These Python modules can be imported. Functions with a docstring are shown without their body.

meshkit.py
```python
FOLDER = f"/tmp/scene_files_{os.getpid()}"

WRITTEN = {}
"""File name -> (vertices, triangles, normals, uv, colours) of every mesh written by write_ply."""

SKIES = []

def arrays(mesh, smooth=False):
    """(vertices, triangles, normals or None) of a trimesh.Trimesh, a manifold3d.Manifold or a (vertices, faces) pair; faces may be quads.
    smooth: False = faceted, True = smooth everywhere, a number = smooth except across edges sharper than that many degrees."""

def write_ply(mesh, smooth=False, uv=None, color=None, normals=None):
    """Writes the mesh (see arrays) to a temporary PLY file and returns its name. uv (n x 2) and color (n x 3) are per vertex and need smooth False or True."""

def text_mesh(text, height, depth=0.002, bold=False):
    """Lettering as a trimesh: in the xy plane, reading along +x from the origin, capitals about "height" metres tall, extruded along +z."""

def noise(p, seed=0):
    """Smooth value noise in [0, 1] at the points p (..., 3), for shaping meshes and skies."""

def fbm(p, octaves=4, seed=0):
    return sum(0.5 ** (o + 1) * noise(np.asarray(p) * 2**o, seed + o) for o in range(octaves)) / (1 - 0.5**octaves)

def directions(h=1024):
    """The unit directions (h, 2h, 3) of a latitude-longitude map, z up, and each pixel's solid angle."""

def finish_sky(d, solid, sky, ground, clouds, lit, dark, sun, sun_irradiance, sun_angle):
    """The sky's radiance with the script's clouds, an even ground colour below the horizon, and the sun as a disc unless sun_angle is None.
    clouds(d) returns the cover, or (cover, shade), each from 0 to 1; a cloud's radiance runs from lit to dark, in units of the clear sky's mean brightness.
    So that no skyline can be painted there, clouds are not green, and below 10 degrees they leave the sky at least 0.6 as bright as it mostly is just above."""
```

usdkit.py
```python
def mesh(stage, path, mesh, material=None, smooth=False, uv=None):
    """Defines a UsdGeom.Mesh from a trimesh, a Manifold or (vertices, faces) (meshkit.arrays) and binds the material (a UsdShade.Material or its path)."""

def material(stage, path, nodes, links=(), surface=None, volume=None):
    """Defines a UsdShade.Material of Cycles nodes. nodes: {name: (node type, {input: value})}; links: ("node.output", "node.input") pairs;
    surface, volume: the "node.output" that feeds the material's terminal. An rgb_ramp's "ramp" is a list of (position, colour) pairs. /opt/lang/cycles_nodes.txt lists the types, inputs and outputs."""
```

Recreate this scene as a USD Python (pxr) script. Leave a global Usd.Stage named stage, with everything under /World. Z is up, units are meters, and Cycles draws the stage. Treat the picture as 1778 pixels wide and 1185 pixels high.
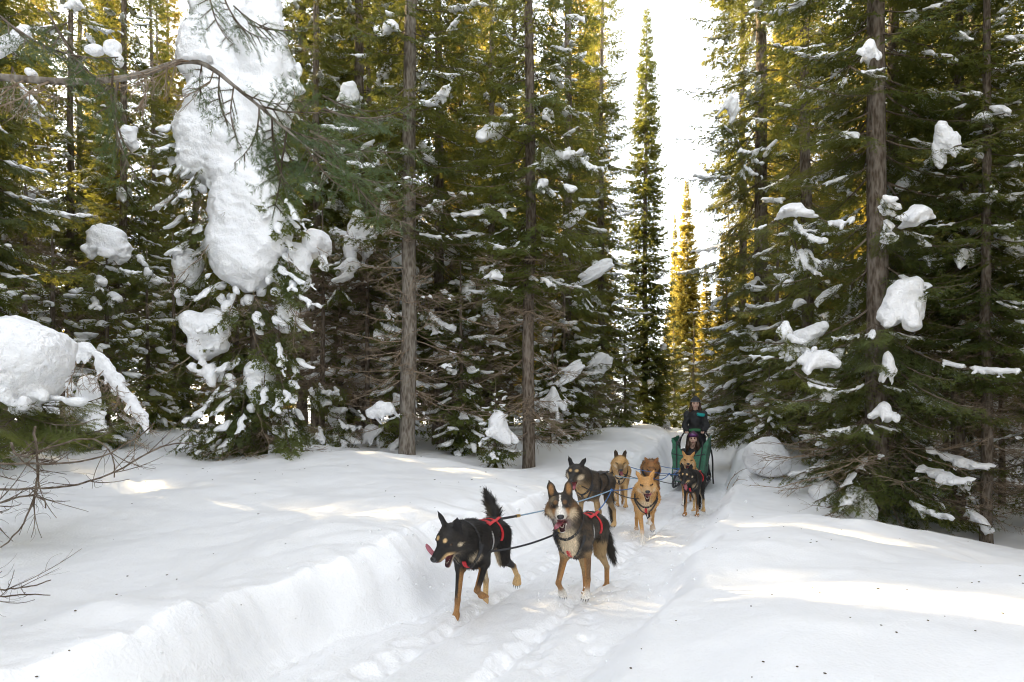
import math, numpy as np, trimesh, usdkit, meshkit
from pxr import Usd, UsdGeom, UsdLux, UsdShade, Gf, Sdf, Vt
from scipy.interpolate import RBFInterpolator, PchipInterpolator
from scipy.spatial import cKDTree

stage = Usd.Stage.CreateInMemory()
UsdGeom.SetStageUpAxis(stage, 'Z'); UsdGeom.SetStageMetersPerUnit(stage, 1.0)
UsdGeom.Xform.Define(stage, '/World')
T = Sdf.ValueTypeNames
# ---------------------------------------------------------------- camera, sky, sun, exposure
EYE, FPX, HOR, CX = 1.235, 1185.0, 740.0, 889.0          # eye height; focal length, horizon and centre in photograph pixels
cam = UsdGeom.Camera.Define(stage, '/World/camera')
cam.CreateHorizontalApertureAttr(36.0); cam.CreateFocalLengthAttr(36.0 * FPX / 1778)
cam.CreateVerticalApertureOffsetAttr(36.0 * (HOR - 592.5) / 1778)
cam.CreateFStopAttr(9.0); cam.CreateFocusDistanceAttr(5.5)
cam.CreateClippingRangeAttr((0.05, 4000)); cam.CreateExposureAttr(2.62)
cam.AddTranslateOp().Set((0, 0, EYE)); cam.AddRotateXYZOp().Set((90, 0, 0))
SUN_AZ, SUN_EL = math.radians(-56), math.radians(24)
TO_SUN = np.array([math.sin(SUN_AZ) * math.cos(SUN_EL), math.cos(SUN_AZ) * math.cos(SUN_EL), math.sin(SUN_EL)])
usdkit.material(stage, '/World/Looks/sky', {
    's': ('sky_texture', dict(sky_type='single_scattering', sun_disc=False, sun_elevation=SUN_EL, sun_rotation=SUN_AZ, aerosol_density=.7)),
    'h': ('hsv', dict(saturation=0.24)),
    'b': ('background_shader', dict(strength=0.15))}, [('s.color', 'h.color'), ('h.color', 'b.color')], surface='b.background')
dome = UsdLux.DomeLight.Define(stage, '/World/sky')
UsdShade.MaterialBindingAPI.Apply(dome.GetPrim()).Bind(UsdShade.Material.Get(stage, '/World/Looks/sky'))
dome.GetPrim().SetCustomDataByKey('kind', 'structure')
sun = UsdLux.DistantLight.Define(stage, '/World/sun')
sun.CreateNormalizeAttr(True); sun.CreateIntensityAttr(1.2); sun.CreateAngleAttr(0.53); sun.CreateColorAttr((1.0, 0.77, 0.45))
zax = TO_SUN; xax = np.cross([0, 0, 1], zax); xax /= np.linalg.norm(xax); yax = np.cross(zax, xax)
sun.AddTransformOp().Set(Gf.Matrix4d(*[float(q) for r in (xax, yax, zax) for q in (*r, 0)], 0, 0, 0, 1))

# ---------------------------------------------------------------- helpers
_names = {}
def numbered(parent, name):
    k = f'{parent}/{name}'; n = _names.get(k, 0); _names[k] = n + 1
    return k if n == 0 else f'{k}_{n:03d}'
def tag(prim, label=None, cat=None, group=None, kind=None):
    for k, v in (('label', label), ('category', cat), ('group', group), ('kind', kind)):
        if v: prim.SetCustomDataByKey(k, v)
    return prim
def obj(name, mesh, mat, parent='/World', smooth=False, label=None, cat=None, group=None, kind=None, color=None):
    parent = str(parent.GetPath()) if hasattr(parent, 'GetPath') else parent
    m = usdkit.mesh(stage, numbered(parent, name), mesh, M[mat], smooth=smooth)
    if color is not None:
        UsdGeom.PrimvarsAPI(m).CreatePrimvar('fur', T.Color3fArray, 'vertex').Set(Vt.Vec3fArray.FromNumpy(np.asarray(color, np.float32)))
    return tag(m.GetPrim(), label, cat, group, kind)
def thing(name, label=None, cat=None, group=None, loc=(0, 0, 0), rz=0.0, scale=1.0, tilt=(0, 0), proto=None):
    x = UsdGeom.Xform.Define(stage, numbered('/World', name))
    x.AddTranslateOp().Set(tuple(float(q) for q in loc)); x.AddRotateXYZOp().Set((float(tilt[0]), float(tilt[1]), float(rz)))
    if np.ndim(scale) or scale != 1.0: x.AddScaleOp().Set(tuple(np.broadcast_to(np.asarray(scale, float), 3).tolist()))
    if proto is not None:
        x.GetPrim().GetReferences().AddInternalReference(proto.GetPath()); x.GetPrim().SetInstanceable(True)
    return tag(x.GetPrim(), label, cat, group)
def proto_class(name):
    return stage.CreateClassPrim('/World/prototype_' + name)
def P(px, py, d):
    """the point at distance d in front of the eye that shows at this pixel of the photograph"""
    return np.array([(px - CX) / FPX * d, d, EYE - (py - HOR) / FPX * d])
def cat_mesh(ms):
    vs, fs, n = [], [], 0
    for v, f in ms:
        vs.append(v); fs.append(f + n); n += len(v)
    return np.vstack(vs), np.vstack(fs)
def unit(v):
    v = np.asarray(v, float); return v / np.maximum(np.linalg.norm(v, axis=-1, keepdims=True), 1e-9)
def sticks(p0, p1, r0, r1, n=3, cap=False):
    """n-sided tapered sticks between the rows of p0 and p1"""
    p0, p1 = np.asarray(p0, float), np.asarray(p1, float); k = len(p0)
    r0, r1 = np.broadcast_to(r0, k), np.broadcast_to(r1, k)
    d = unit(p1 - p0); h = np.where(np.abs(d[:, 2:3]) > .9, [[1., 0, 0]], [[0, 0, 1.]]); a = unit(np.cross(d, h)); b = np.cross(d, a)
    an = np.arange(n) * 2 * np.pi / n
    ring = a[:, None] * np.cos(an)[None, :, None] + b[:, None] * np.sin(an)[None, :, None]
    v = np.concatenate([p0[:, None] + ring * r0[:, None, None], p1[:, None] + ring * r1[:, None, None]], 1).reshape(-1, 3)
    i = np.arange(n); j = (i + 1) % n
    f = np.concatenate([np.stack([i, j, j + n], 1), np.stack([i, j + n, i + n], 1)])
    return v, (f[None] + (np.arange(k) * 2 * n)[:, None, None]).reshape(-1, 3)
def tube(pts, rad, n=8, caps=True):
    pts = np.asarray(pts, float); k = len(pts); rad = np.broadcast_to(rad, k)
    t = unit(np.gradient(pts, axis=0)); a = None; rows = []
    for i in range(k):
        if a is None:
            h = np.array([0, 0, 1.]) if abs(t[i, 2]) < .9 else np.array([1., 0, 0]); a = unit(np.cross(t[i], h))
        else: a = unit(a - t[i] * (a @ t[i]))
        b = np.cross(t[i], a); an = np.arange(n) * 2 * np.pi / n
        rows.append(pts[i] + rad[i] * (np.cos(an)[:, None] * a + np.sin(an)[:, None] * b))
    v = np.vstack(rows + [pts[:1], pts[-1:]]); f = []
    for i in range(k - 1):
        for j in range(n):
            q = (j + 1) % n; f += [[i*n+j, i*n+q, (i+1)*n+q], [i*n+j, (i+1)*n+q, (i+1)*n+j]]
    if caps:
        for j in range(n):
            q = (j + 1) % n; f += [[k*n, q, j], [k*n+1, (k-1)*n+j, (k-1)*n+q]]
    return v, np.array(f)
def spline(pts, n):
    pts = np.asarray(pts, float); s = np.r_[0, np.cumsum(np.linalg.norm(np.diff(pts, axis=0), axis=1))]
    from scipy.interpolate import CubicSpline
    return CubicSpline(s, pts)(np.linspace(0, s[-1], n)) if len(pts) > 2 else pts[0] + (pts[1]-pts[0]) * np.linspace(0, 1, n)[:, None]
def box(c, s, rot=None):
    m = trimesh.creation.box(s); v = np.array(m.vertices)
    if rot is not None: v = v @ np.asarray(rot).T
    return v + c, np.array(m.faces)
_ico = {k: (np.array(trimesh.creation.icosphere(k).vertices), np.array(trimesh.creation.icosphere(k).faces)) for k in (1, 2, 3, 4)}

# ---- implicit bodies: smooth unions of round cones and ellipsoids, meshed by surface nets
def surface_nets(F, lo, h):
    s = F < 0; nx, ny, nz = F.shape
    acc = np.zeros((nx-1, ny-1, nz-1, 3), np.float32); cnt = np.zeros((nx-1, ny-1, nz-1), np.float32)
    corners = [(i, j, k) for i in (0, 1) for j in (0, 1) for k in (0, 1)]
    sub = lambda A, c: A[c[0]:nx-1+c[0], c[1]:ny-1+c[1], c[2]:nz-1+c[2]]
    for a in corners:
        for ax in range(3):
            if a[ax] == 0:
                b = list(a); b[ax] = 1; fa, fb = sub(F, a), sub(F, b); m = (fa < 0) != (fb < 0)
                t = np.where(m, fa / np.where(m, fa - fb, 1), 0)
                for q in range(3): acc[..., q] += np.where(m, a[q] + (t if q == ax else 0), 0)
                cnt += m
    on = cnt > 0; idx = -np.ones(cnt.shape, np.int64); idx[on] = np.arange(on.sum())
    ijk = np.argwhere(on); v = (ijk + acc[on] / cnt[on][:, None]) * h + lo
    fs = []
    for ax in range(3):
        u, w = [(1, 2), (2, 0), (0, 1)][ax]
        sl0 = [slice(None)] * 3; sl1 = [slice(None)] * 3; sl0[ax] = slice(0, -1); sl1[ax] = slice(1, None)
        a, b = s[tuple(sl0)], s[tuple(sl1)]; e = np.argwhere(a != b)
        e = e[(e[:, u] > 0) & (e[:, w] > 0) & (e[:, u] < F.shape[u]-1) & (e[:, w] < F.shape[w]-1)]
        def at(du, dw):
            q = e.copy(); q[:, u] -= du; q[:, w] -= dw; return idx[q[:, 0], q[:, 1], q[:, 2]]
        quad = np.stack([at(1, 1), at(0, 1), at(0, 0), at(1, 0)], 1); fl = ~a[e[:, 0], e[:, 1], e[:, 2]]
        quad[fl] = quad[fl][:, ::-1]; fs.append(quad)
    q = np.vstack(fs); q = q[(q >= 0).all(1)]
    return v, np.vstack([q[:, [0, 1, 2]], q[:, [0, 2, 3]]])
class Blob:
    """add cone(a, b, ra, rb) / ball(c, r3, R) with a blend radius k; mesh(h) gives vertices and faces"""
    def __init__(self): self.p = []
    def cone(self, a, b, ra, rb, k=.03, tag=None, flat=None, cut=False, own=0):
        self.p.append(('c', np.asarray(a, float), np.asarray(b, float), ra, rb, k, tag, flat, cut)); return self
    def ball(self, c, r, R=None, k=.03, tag=None, cut=False):
        self.p.append(('e', np.asarray(c, float), np.broadcast_to(np.asarray(r, float), 3), np.eye(3) if R is None else np.asarray(R, float), None, k, tag, None, cut)); return self
    def dist(self, pr, X):
        if pr[0] == 'c':
            a, b, ra, rb, fl = pr[1], pr[2], pr[3], pr[4], pr[7]; X2, b2 = X - a, b - a; g = 1.0
            if fl is not None:                                   # flattened across an axis
                n, g = fl; n = np.asarray(n, float); X2 = X2 + (X2 @ n)[..., None] * n * (g - 1); b2 = b2 + (b2 @ n) * n * (g - 1)
            t = np.clip(X2 @ b2 / max(b2 @ b2, 1e-12), 0, 1)
            return (np.linalg.norm(X2 - t[..., None] * b2, axis=-1) - (ra + (rb - ra) * t)) / (1 + (g - 1) * .5)
        q = (X - pr[1]) @ pr[3]; k0 = np.linalg.norm(q / pr[2], axis=-1); k1 = np.linalg.norm(q / pr[2] ** 2, axis=-1)
        return k0 * (k0 - 1) / np.maximum(k1, 1e-9)
    def bounds(self, pr):
        if pr[0] == 'c':
            return np.minimum(pr[1] - pr[3], pr[2] - pr[4]), np.maximum(pr[1] + pr[3], pr[2] + pr[4])
        e = np.sqrt(((pr[3] * pr[2]) ** 2).sum(1)); return pr[1] - e, pr[1] + e
    def mesh(self, h, noise=None, clip=None):
        lo = np.min([self.bounds(p)[0] for p in self.p if not p[8]], 0) - 3 * h - (.02 if noise is None else .12); hi = np.max([self.bounds(p)[1] for p in self.p if not p[8]], 0) + 3 * h + (.02 if noise is None else .12)
        n = np.ceil((hi - lo) / h).astype(int) + 1; F = np.full(n, 9., np.float32)
        for p in self.p:
            a, b = self.bounds(p); m = p[5] + 2.5 * h
            i0 = np.clip(np.floor((a - m - lo) / h).astype(int), 0, n); i1 = np.clip(np.ceil((b + m - lo) / h).astype(int) + 1, 0, n)
            if (i1 <= i0).any(): continue
            ax = [lo[q] + h * np.arange(i0[q], i1[q]) for q in range(3)]
            X = np.stack(np.meshgrid(*ax, indexing='ij'), -1); d = self.dist(p, X)
            sl = tuple(slice(i0[q], i1[q]) for q in range(3)); f = F[sl]; k = p[5]
            if p[8]: F[sl] = np.maximum(f, -d)
            else: F[sl] = np.minimum(f, d) - np.maximum(k - np.abs(f - d), 0) ** 2 / (4 * k)
        if noise is not None:
            ii = np.argwhere(np.abs(F) < 4 * h + .1); F[tuple(ii.T)] += noise(lo + ii * h).astype(np.float32)
        v, f = surface_nets(F, lo, h); return v, f
def lap(v, f, n=2, lam=.5):
    e = np.vstack([f[:, [0, 1]], f[:, [1, 2]], f[:, [2, 0]]]); c = np.bincount(e.ravel(), minlength=len(v))[:, None]
    for _ in range(n):
        s = np.zeros_like(v)
        for q in range(3): s[:, q] = np.bincount(e[:, 0], v[e[:, 1], q], len(v)) + np.bincount(e[:, 1], v[e[:, 0], q], len(v))
        v = v + lam * (s / np.maximum(c, 1) - v)
    return v
def vnormals(v, f):
    n = np.zeros_like(v); fn = np.cross(v[f[:, 1]] - v[f[:, 0]], v[f[:, 2]] - v[f[:, 0]])
    for k in range(3): np.add.at(n, f[:, k], fn)
    return unit(n)

# ---------------------------------------------------------------- materials
M = {}
def mat(name, nodes, links, surface): M[name] = usdkit.material(stage, '/World/Looks/' + name, nodes, links, surface=surface)
def plain(name, col, rough=.6, var=.25, scale=30, bump=0.0, sheen=0.0, metallic=0.0, bscale=None):
    c = np.array(col, float)
    nodes = {'g': ('texture_coordinate', {}), 'n': ('noise_texture', dict(scale=scale, detail=4)),
             'r': ('rgb_ramp', dict(ramp=[(.3, tuple(c * (1 - var))), (.7, tuple(np.minimum(c * (1 + var), 1)))])),
             'p': ('principled_bsdf', dict(roughness=rough, metallic=metallic))}
    links = [('g.object', 'n.vector'), ('n.fac', 'r.fac'), ('r.color', 'p.base_color')]
    if bump:
        nodes['n2'] = ('noise_texture', dict(scale=bscale or scale * 2, detail=4)); nodes['b'] = ('bump', dict(strength=bump, distance=.01))
        links += [('g.object', 'n2.vector'), ('n2.fac', 'b.height'), ('b.normal', 'p.normal')]
    mat(name, nodes, links, 'p.BSDF')
def snow_mat(name, c0, c1, s1, s2, st, dist):
    mat(name, {'g': ('geometry', {}), 'n1': ('noise_texture', dict(scale=s1, detail=5, roughness=.6)), 'n2': ('noise_texture', dict(scale=s2, detail=3)),
               'm': ('math', dict(math_type='multiply_add', value2=.35)),
               'r': ('rgb_ramp', dict(ramp=[(.25, c0), (.75, c1)])), 'b': ('bump', dict(strength=st, distance=dist)),
               'p': ('principled_bsdf', dict(roughness=.55, specular_ior_level=.25))},
        [('g.position', 'n1.vector'), ('g.position', 'n2.vector'), ('n2.fac', 'm.value1'), ('n1.fac', 'm.value3'), ('m.value', 'b.height'),
         ('n1.fac', 'r.fac'), ('r.color', 'p.base_color'), ('b.normal', 'p.normal')], 'p.BSDF')
snow_mat('snow', (.84, .855, .875), (.88, .89, .90), 3.0, 60.0, .4, .03)
snow_mat('trail_snow', (.80, .81, .825), (.87, .88, .89), 5.0, 70.0, .5, .035)
snow_mat('tree_snow', (.82, .835, .86), (.88, .885, .895), 9.0, 38.0, .8, .06)
def bark_mat(name, c0, c1, c2):
    mat(name, {'g': ('texture_coordinate', {}), 'mp': ('mapping', dict(scale=(1, 1, .28))), 'n': ('noise_texture', dict(scale=16, detail=6, roughness=.65)),
               'v': ('voronoi_texture', dict(scale=30)), 'mx': ('math', dict(math_type='multiply_add', value2=.4)),
               'r': ('rgb_ramp', dict(ramp=[(.35, c0), (.6, c1), (.85, c2)])), 'b': ('bump', dict(strength=1.0, distance=.02)),
               'p': ('principled_bsdf', dict(roughness=.85, specular_ior_level=.2))},
        [('g.object', 'mp.vector'), ('mp.vector', 'n.vector'), ('mp.vector', 'v.vector'), ('v.distance', 'mx.value1'), ('n.fac', 'mx.value3'),
         ('mx.value', 'r.fac'), ('mx.value', 'b.height'), ('r.color', 'p.base_color'), ('b.normal', 'p.normal')], 'p.BSDF')
bark_mat('bark', (.028, .021, .015), (.095, .072, .052), (.20, .17, .14))
bark_mat('pale_bark', (.045, .036, .027), (.135, .112, .088), (.26, .235, .20))
bark_mat('twig_bark', (.035, .024, .016), (.085, .062, .043), (.17, .14, .11))
bark_mat('dead_twig', (.095, .064, .042), (.20, .145, .098), (.32, .26, .195))
def leaf_mat(name, c0, c1, c2, tr, fac=.35):
    mat(name, {'g': ('geometry', {}), 'o': ('object_info', {}), 'n': ('noise_texture', dict(scale=1.3, detail=3)), 'a': ('math', dict(math_type='multiply_add', value2=.35)),
               's': ('math', dict(math_type='subtract', value2=.175)), 'i': ('math', dict(math_type='multiply_add', value2=.3)),
               'r': ('rgb_ramp', dict(ramp=[(.3, c0), (.55, c1), (.8, c2)])), 'p': ('principled_bsdf', dict(roughness=.5, specular_ior_level=.35)),
               't': ('translucent_bsdf', dict(color=tr)), 'x': ('mix_closure', dict(fac=fac))},
        [('g.position', 'n.vector'), ('o.random', 'a.value1'), ('n.fac', 'a.value3'), ('a.value', 's.value1'), ('g.random_per_island', 'i.value1'), ('s.value', 'i.value3'),
         ('i.value', 'r.fac'), ('r.color', 'p.base_color'), ('p.BSDF', 'x.closure1'), ('t.BSDF', 'x.closure2')], 'x.closure')
leaf_mat('needles', (.026, .044, .013), (.082, .114, .029), (.155, .18, .046), (.28, .27, .045), .4)
leaf_mat('far_needles', (.045, .048, .014), (.115, .112, .025), (.20, .175, .038), (.50, .38, .06), .48)  # warm sunlight on the back firs is mixed into this yellower needle colour
leaf_mat('near_needles', (.04, .07, .032), (.075, .125, .05), (.12, .17, .065), (.20, .26, .07), .35)
# ---------------------------------------------------------------- the ground: banks, the packed trail between them
_yc = [-8, 0, 4.5, 10, 15, 18, 22, 30, 60, 110, 400]
_xc = PchipInterpolator(_yc, [-4.7, -1.67, .05, 2.15, 4.02, 5.0, 6.0, 7.5, 14.5, 26, 94])
def xc(y): return _xc(y)
def trail_u(x, y): return (x - _xc(y)) / np.sqrt(1 + _xc.derivative()(y) ** 2)
_zt = PchipInterpolator([-50, 12, 15, 19, 24, 30, 60, 400], [0, 0, .06, .32, .72, 1.02, 1.25, 1.6])
L = [(-1.8, 2.4, .50), (-1.55, 3.1, .52), (-.85, 5, .60), (.35, 8, .55), (-1.2, 1, .45), (-2.6, 3.0, .16), (-2.3, 4.2, .22), (-4, 3.2, .20), (-3, 5, .30), (-4.6, 8, .52), (-2, 6.5, .47), (-6.5, 10.5, .9),
     (-6, 12, 1.13), (-9, 12, 1.18), (-2.2, 10.4, .84), (-1.0, 10.3, .74), (-.25, 11, .5), (-1.8, 12.5, .74), (.3, 12.5, .5), (1.4, 14, .76), (2.4, 19, 1.12), (3.2, 22, 1.2), (0, 16, .85), (-4, 16, 1.1), (-8, 20, 1.2), (4, 30, 1.25), (-10, 30, 1.3),
     (-40, 0, 1), (-40, 60, 1.4), (0, 80, 1.5), (-5, 1, .4), (-8, 5, .6), (1.0, 10.2, .5)]
R = [(.44, 2.76, .24), (.83, 3.76, .25), (2.0, 7.3, .26), (1.2, 1, .25), (1.3, 2.4, .33), (2.3, 4.5, .27), (3.6, 7, .29), (4.45, 6.5, .03), (4.5, 6, -.06), (2.9, 8.2, .22), (4.8, 9, -.02), (6.3, 9, -.36), (4.6, 10.4, .28), (3.9, 10.4, .24),
     (5.2, 14, .98), (4.7, 14, .95), (5.9, 17, 1.15), (7.5, 12, .12), (7.5, 16, .5), (3.6, 9.6, .2), (4.2, 11.8, .42), (7.6, 24, 1.25), (10, 20, .9), (12, 12, -.1), (12, 5, -.2), (5, 3, .3), (2.4, 2, .35), (20, 20, .8), (40, 0, .2), (40, 60, 1.2), (20, 80, 1.5), (9.5, 30, 1.3)]
_fl = RBFInterpolator(np.array(L)[:, :2], np.array(L)[:, 2], kernel='linear', smoothing=.02)
_fr = RBFInterpolator(np.array(R)[:, :2], np.array(R)[:, 2], kernel='linear', smoothing=.02)
_r = np.random.default_rng(44); _py = _r.uniform(1.5, 14, 420); _pu = _r.choice([-.36, .34], 420) + _r.normal(0, .11, 420); _pp = np.stack([_xc(_py) + _pu, _py], 1); _pr = _r.uniform(.032, .05, 420); _pt = cKDTree(_pp)
def sstep(a, b, x): t = np.clip((x - a) / (b - a), 0, 1); return t * t * (3 - 2 * t)
def ground(x, y, fine=True):
    x, y = np.broadcast_arrays(np.asarray(x, float), np.asarray(y, float)); sh = x.shape; x, y = x.ravel(), y.ravel()
    xy = np.stack([x, y], 1); u = trail_u(x, y); zt = _zt(y); o = np.zeros_like(x)
    wob = (meshkit.noise(np.stack([x * 1.1, y * 1.1, o + 5], 1)) - .5) * .24 + (meshkit.noise(np.stack([x * 3.1, y * 3.1, o + 15], 1)) - .5) * .10
    uu = u + wob
    le = .78 * sstep(.68, 1.06, -uu) ** .9 + .22 * sstep(.95, 1.7, -uu); re = .8 * sstep(.72, 1.08, uu) + .2 * sstep(1.0, 1.9, uu)
    z = zt + np.where(u < 0, le * (_fl(xy) - zt), re * (_fr(xy) - zt))
    far = sstep(10, 30, np.hypot(x, y - 8))
    off = sstep(.9, 1.6, np.abs(u))
    z = z + off * ((meshkit.fbm(np.stack([x * .9, y * .9, o], 1), 3) - .5) * .16 + (meshkit.fbm(np.stack([x * .35, y * .35, o + 9], 1), 2) - .5) * .3 * (.3 + far))
    if fine:
        inn = 1 - sstep(.65, .9, np.abs(u))
        z = z - inn * .05 * np.exp(-((np.abs(u + .02) - .27) / .055) ** 2)                       # the runners' grooves
        z = z + inn * (meshkit.fbm(np.stack([u * 9, y * 2.2, o], 1), 3, 3) - .5) * .05
        z = z + (1 - inn) * (meshkit.fbm(np.stack([x * 4, y * 4, o], 1), 3, 7) - .5) * .03
        wall = np.exp(-((u + .95) / .24) ** 2); al = y * 1.06 + x * .3
        z = z + wall * (meshkit.fbm(np.stack([al * 11, u * 2.2, o + 2], 1), 3, 21) - .5) * .055 + np.exp(-((u + 1.25) / .35) ** 2) * (meshkit.fbm(np.stack([al * 2.2, u * 2, o + 2], 1), 3, 23) - .5) * .12
        z = z + wall * (meshkit.fbm(np.stack([x * 6, y * 6, o], 1), 3, 11) - .5) * .045
        near = (np.abs(u) < .8) & (y > 1) & (y < 14)
        if near.any():
            dd, ii = _pt.query(np.stack([x[near], y[near]], 1)); z[near] -= .030 * np.exp(-(dd / _pr[ii]) ** 2) - .010 * np.exp(-((dd - _pr[ii] * 1.9) / .03) ** 2)
    return z.reshape(sh)
def gz(x, y): return float(ground(np.array([x]), np.array([y]))[0])
def axis_steps(knots):
    out = [knots[0][0]]
    for (a, s0), (b, s1) in zip(knots[:-1], knots[1:]):
        n = max(1, int(round((b - a) / ((s0 + s1) / 2)))); w = np.cumsum(np.linspace(s0, s1, n)); out += list(a + (b - a) * w / w[-1])
    return np.array(out)
gx = axis_steps([(-260, 30), (-40, 4), (-12, .5), (-5, .08), (-2.5, .038), (4.5, .038), (8, .10), (16, .4), (45, 4), (300, 30)])
gy = axis_steps([(-60, 8), (0, .5), (1.8, .032), (7, .032), (13, .07), (22, .18), (40, 1), (90, 5), (420, 40)])
GX, GY = np.meshgrid(gx, gy, indexing='ij'); GZ = ground(GX, GY)
V = np.stack([GX, GY, GZ], -1).reshape(-1, 3); ny = len(gy)
I, J = np.meshgrid(np.arange(len(gx) - 1), np.arange(ny - 1), indexing='ij'); q = (I * ny + J).ravel()
Fq = np.concatenate([np.stack([q, q + ny, q + ny + 1], 1), np.stack([q, q + ny + 1, q + 1], 1)])
fc = V[Fq].mean(1); on = (np.abs(trail_u(fc[:, 0], fc[:, 1])) < .78) & (fc[:, 1] < 60) & (fc[:, 1] > -6)
def submesh(v, f):
    k = np.unique(f); m = np.zeros(len(v), int); m[k] = np.arange(len(k)); return v[k], m[f], k
NG = vnormals(V, Fq)
for nm, sel, mt in (('snow_ground', ~on, 'snow'), ('trail', on, 'trail_snow')):
    v, f, k = submesh(V, Fq[sel]); p = obj(nm, (v, f), mt, kind='structure')
    g = UsdGeom.Mesh(p); g.CreateNormalsAttr(Vt.Vec3fArray.FromNumpy(NG[k].astype(np.float32))); g.SetNormalsInterpolation('vertex')
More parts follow.
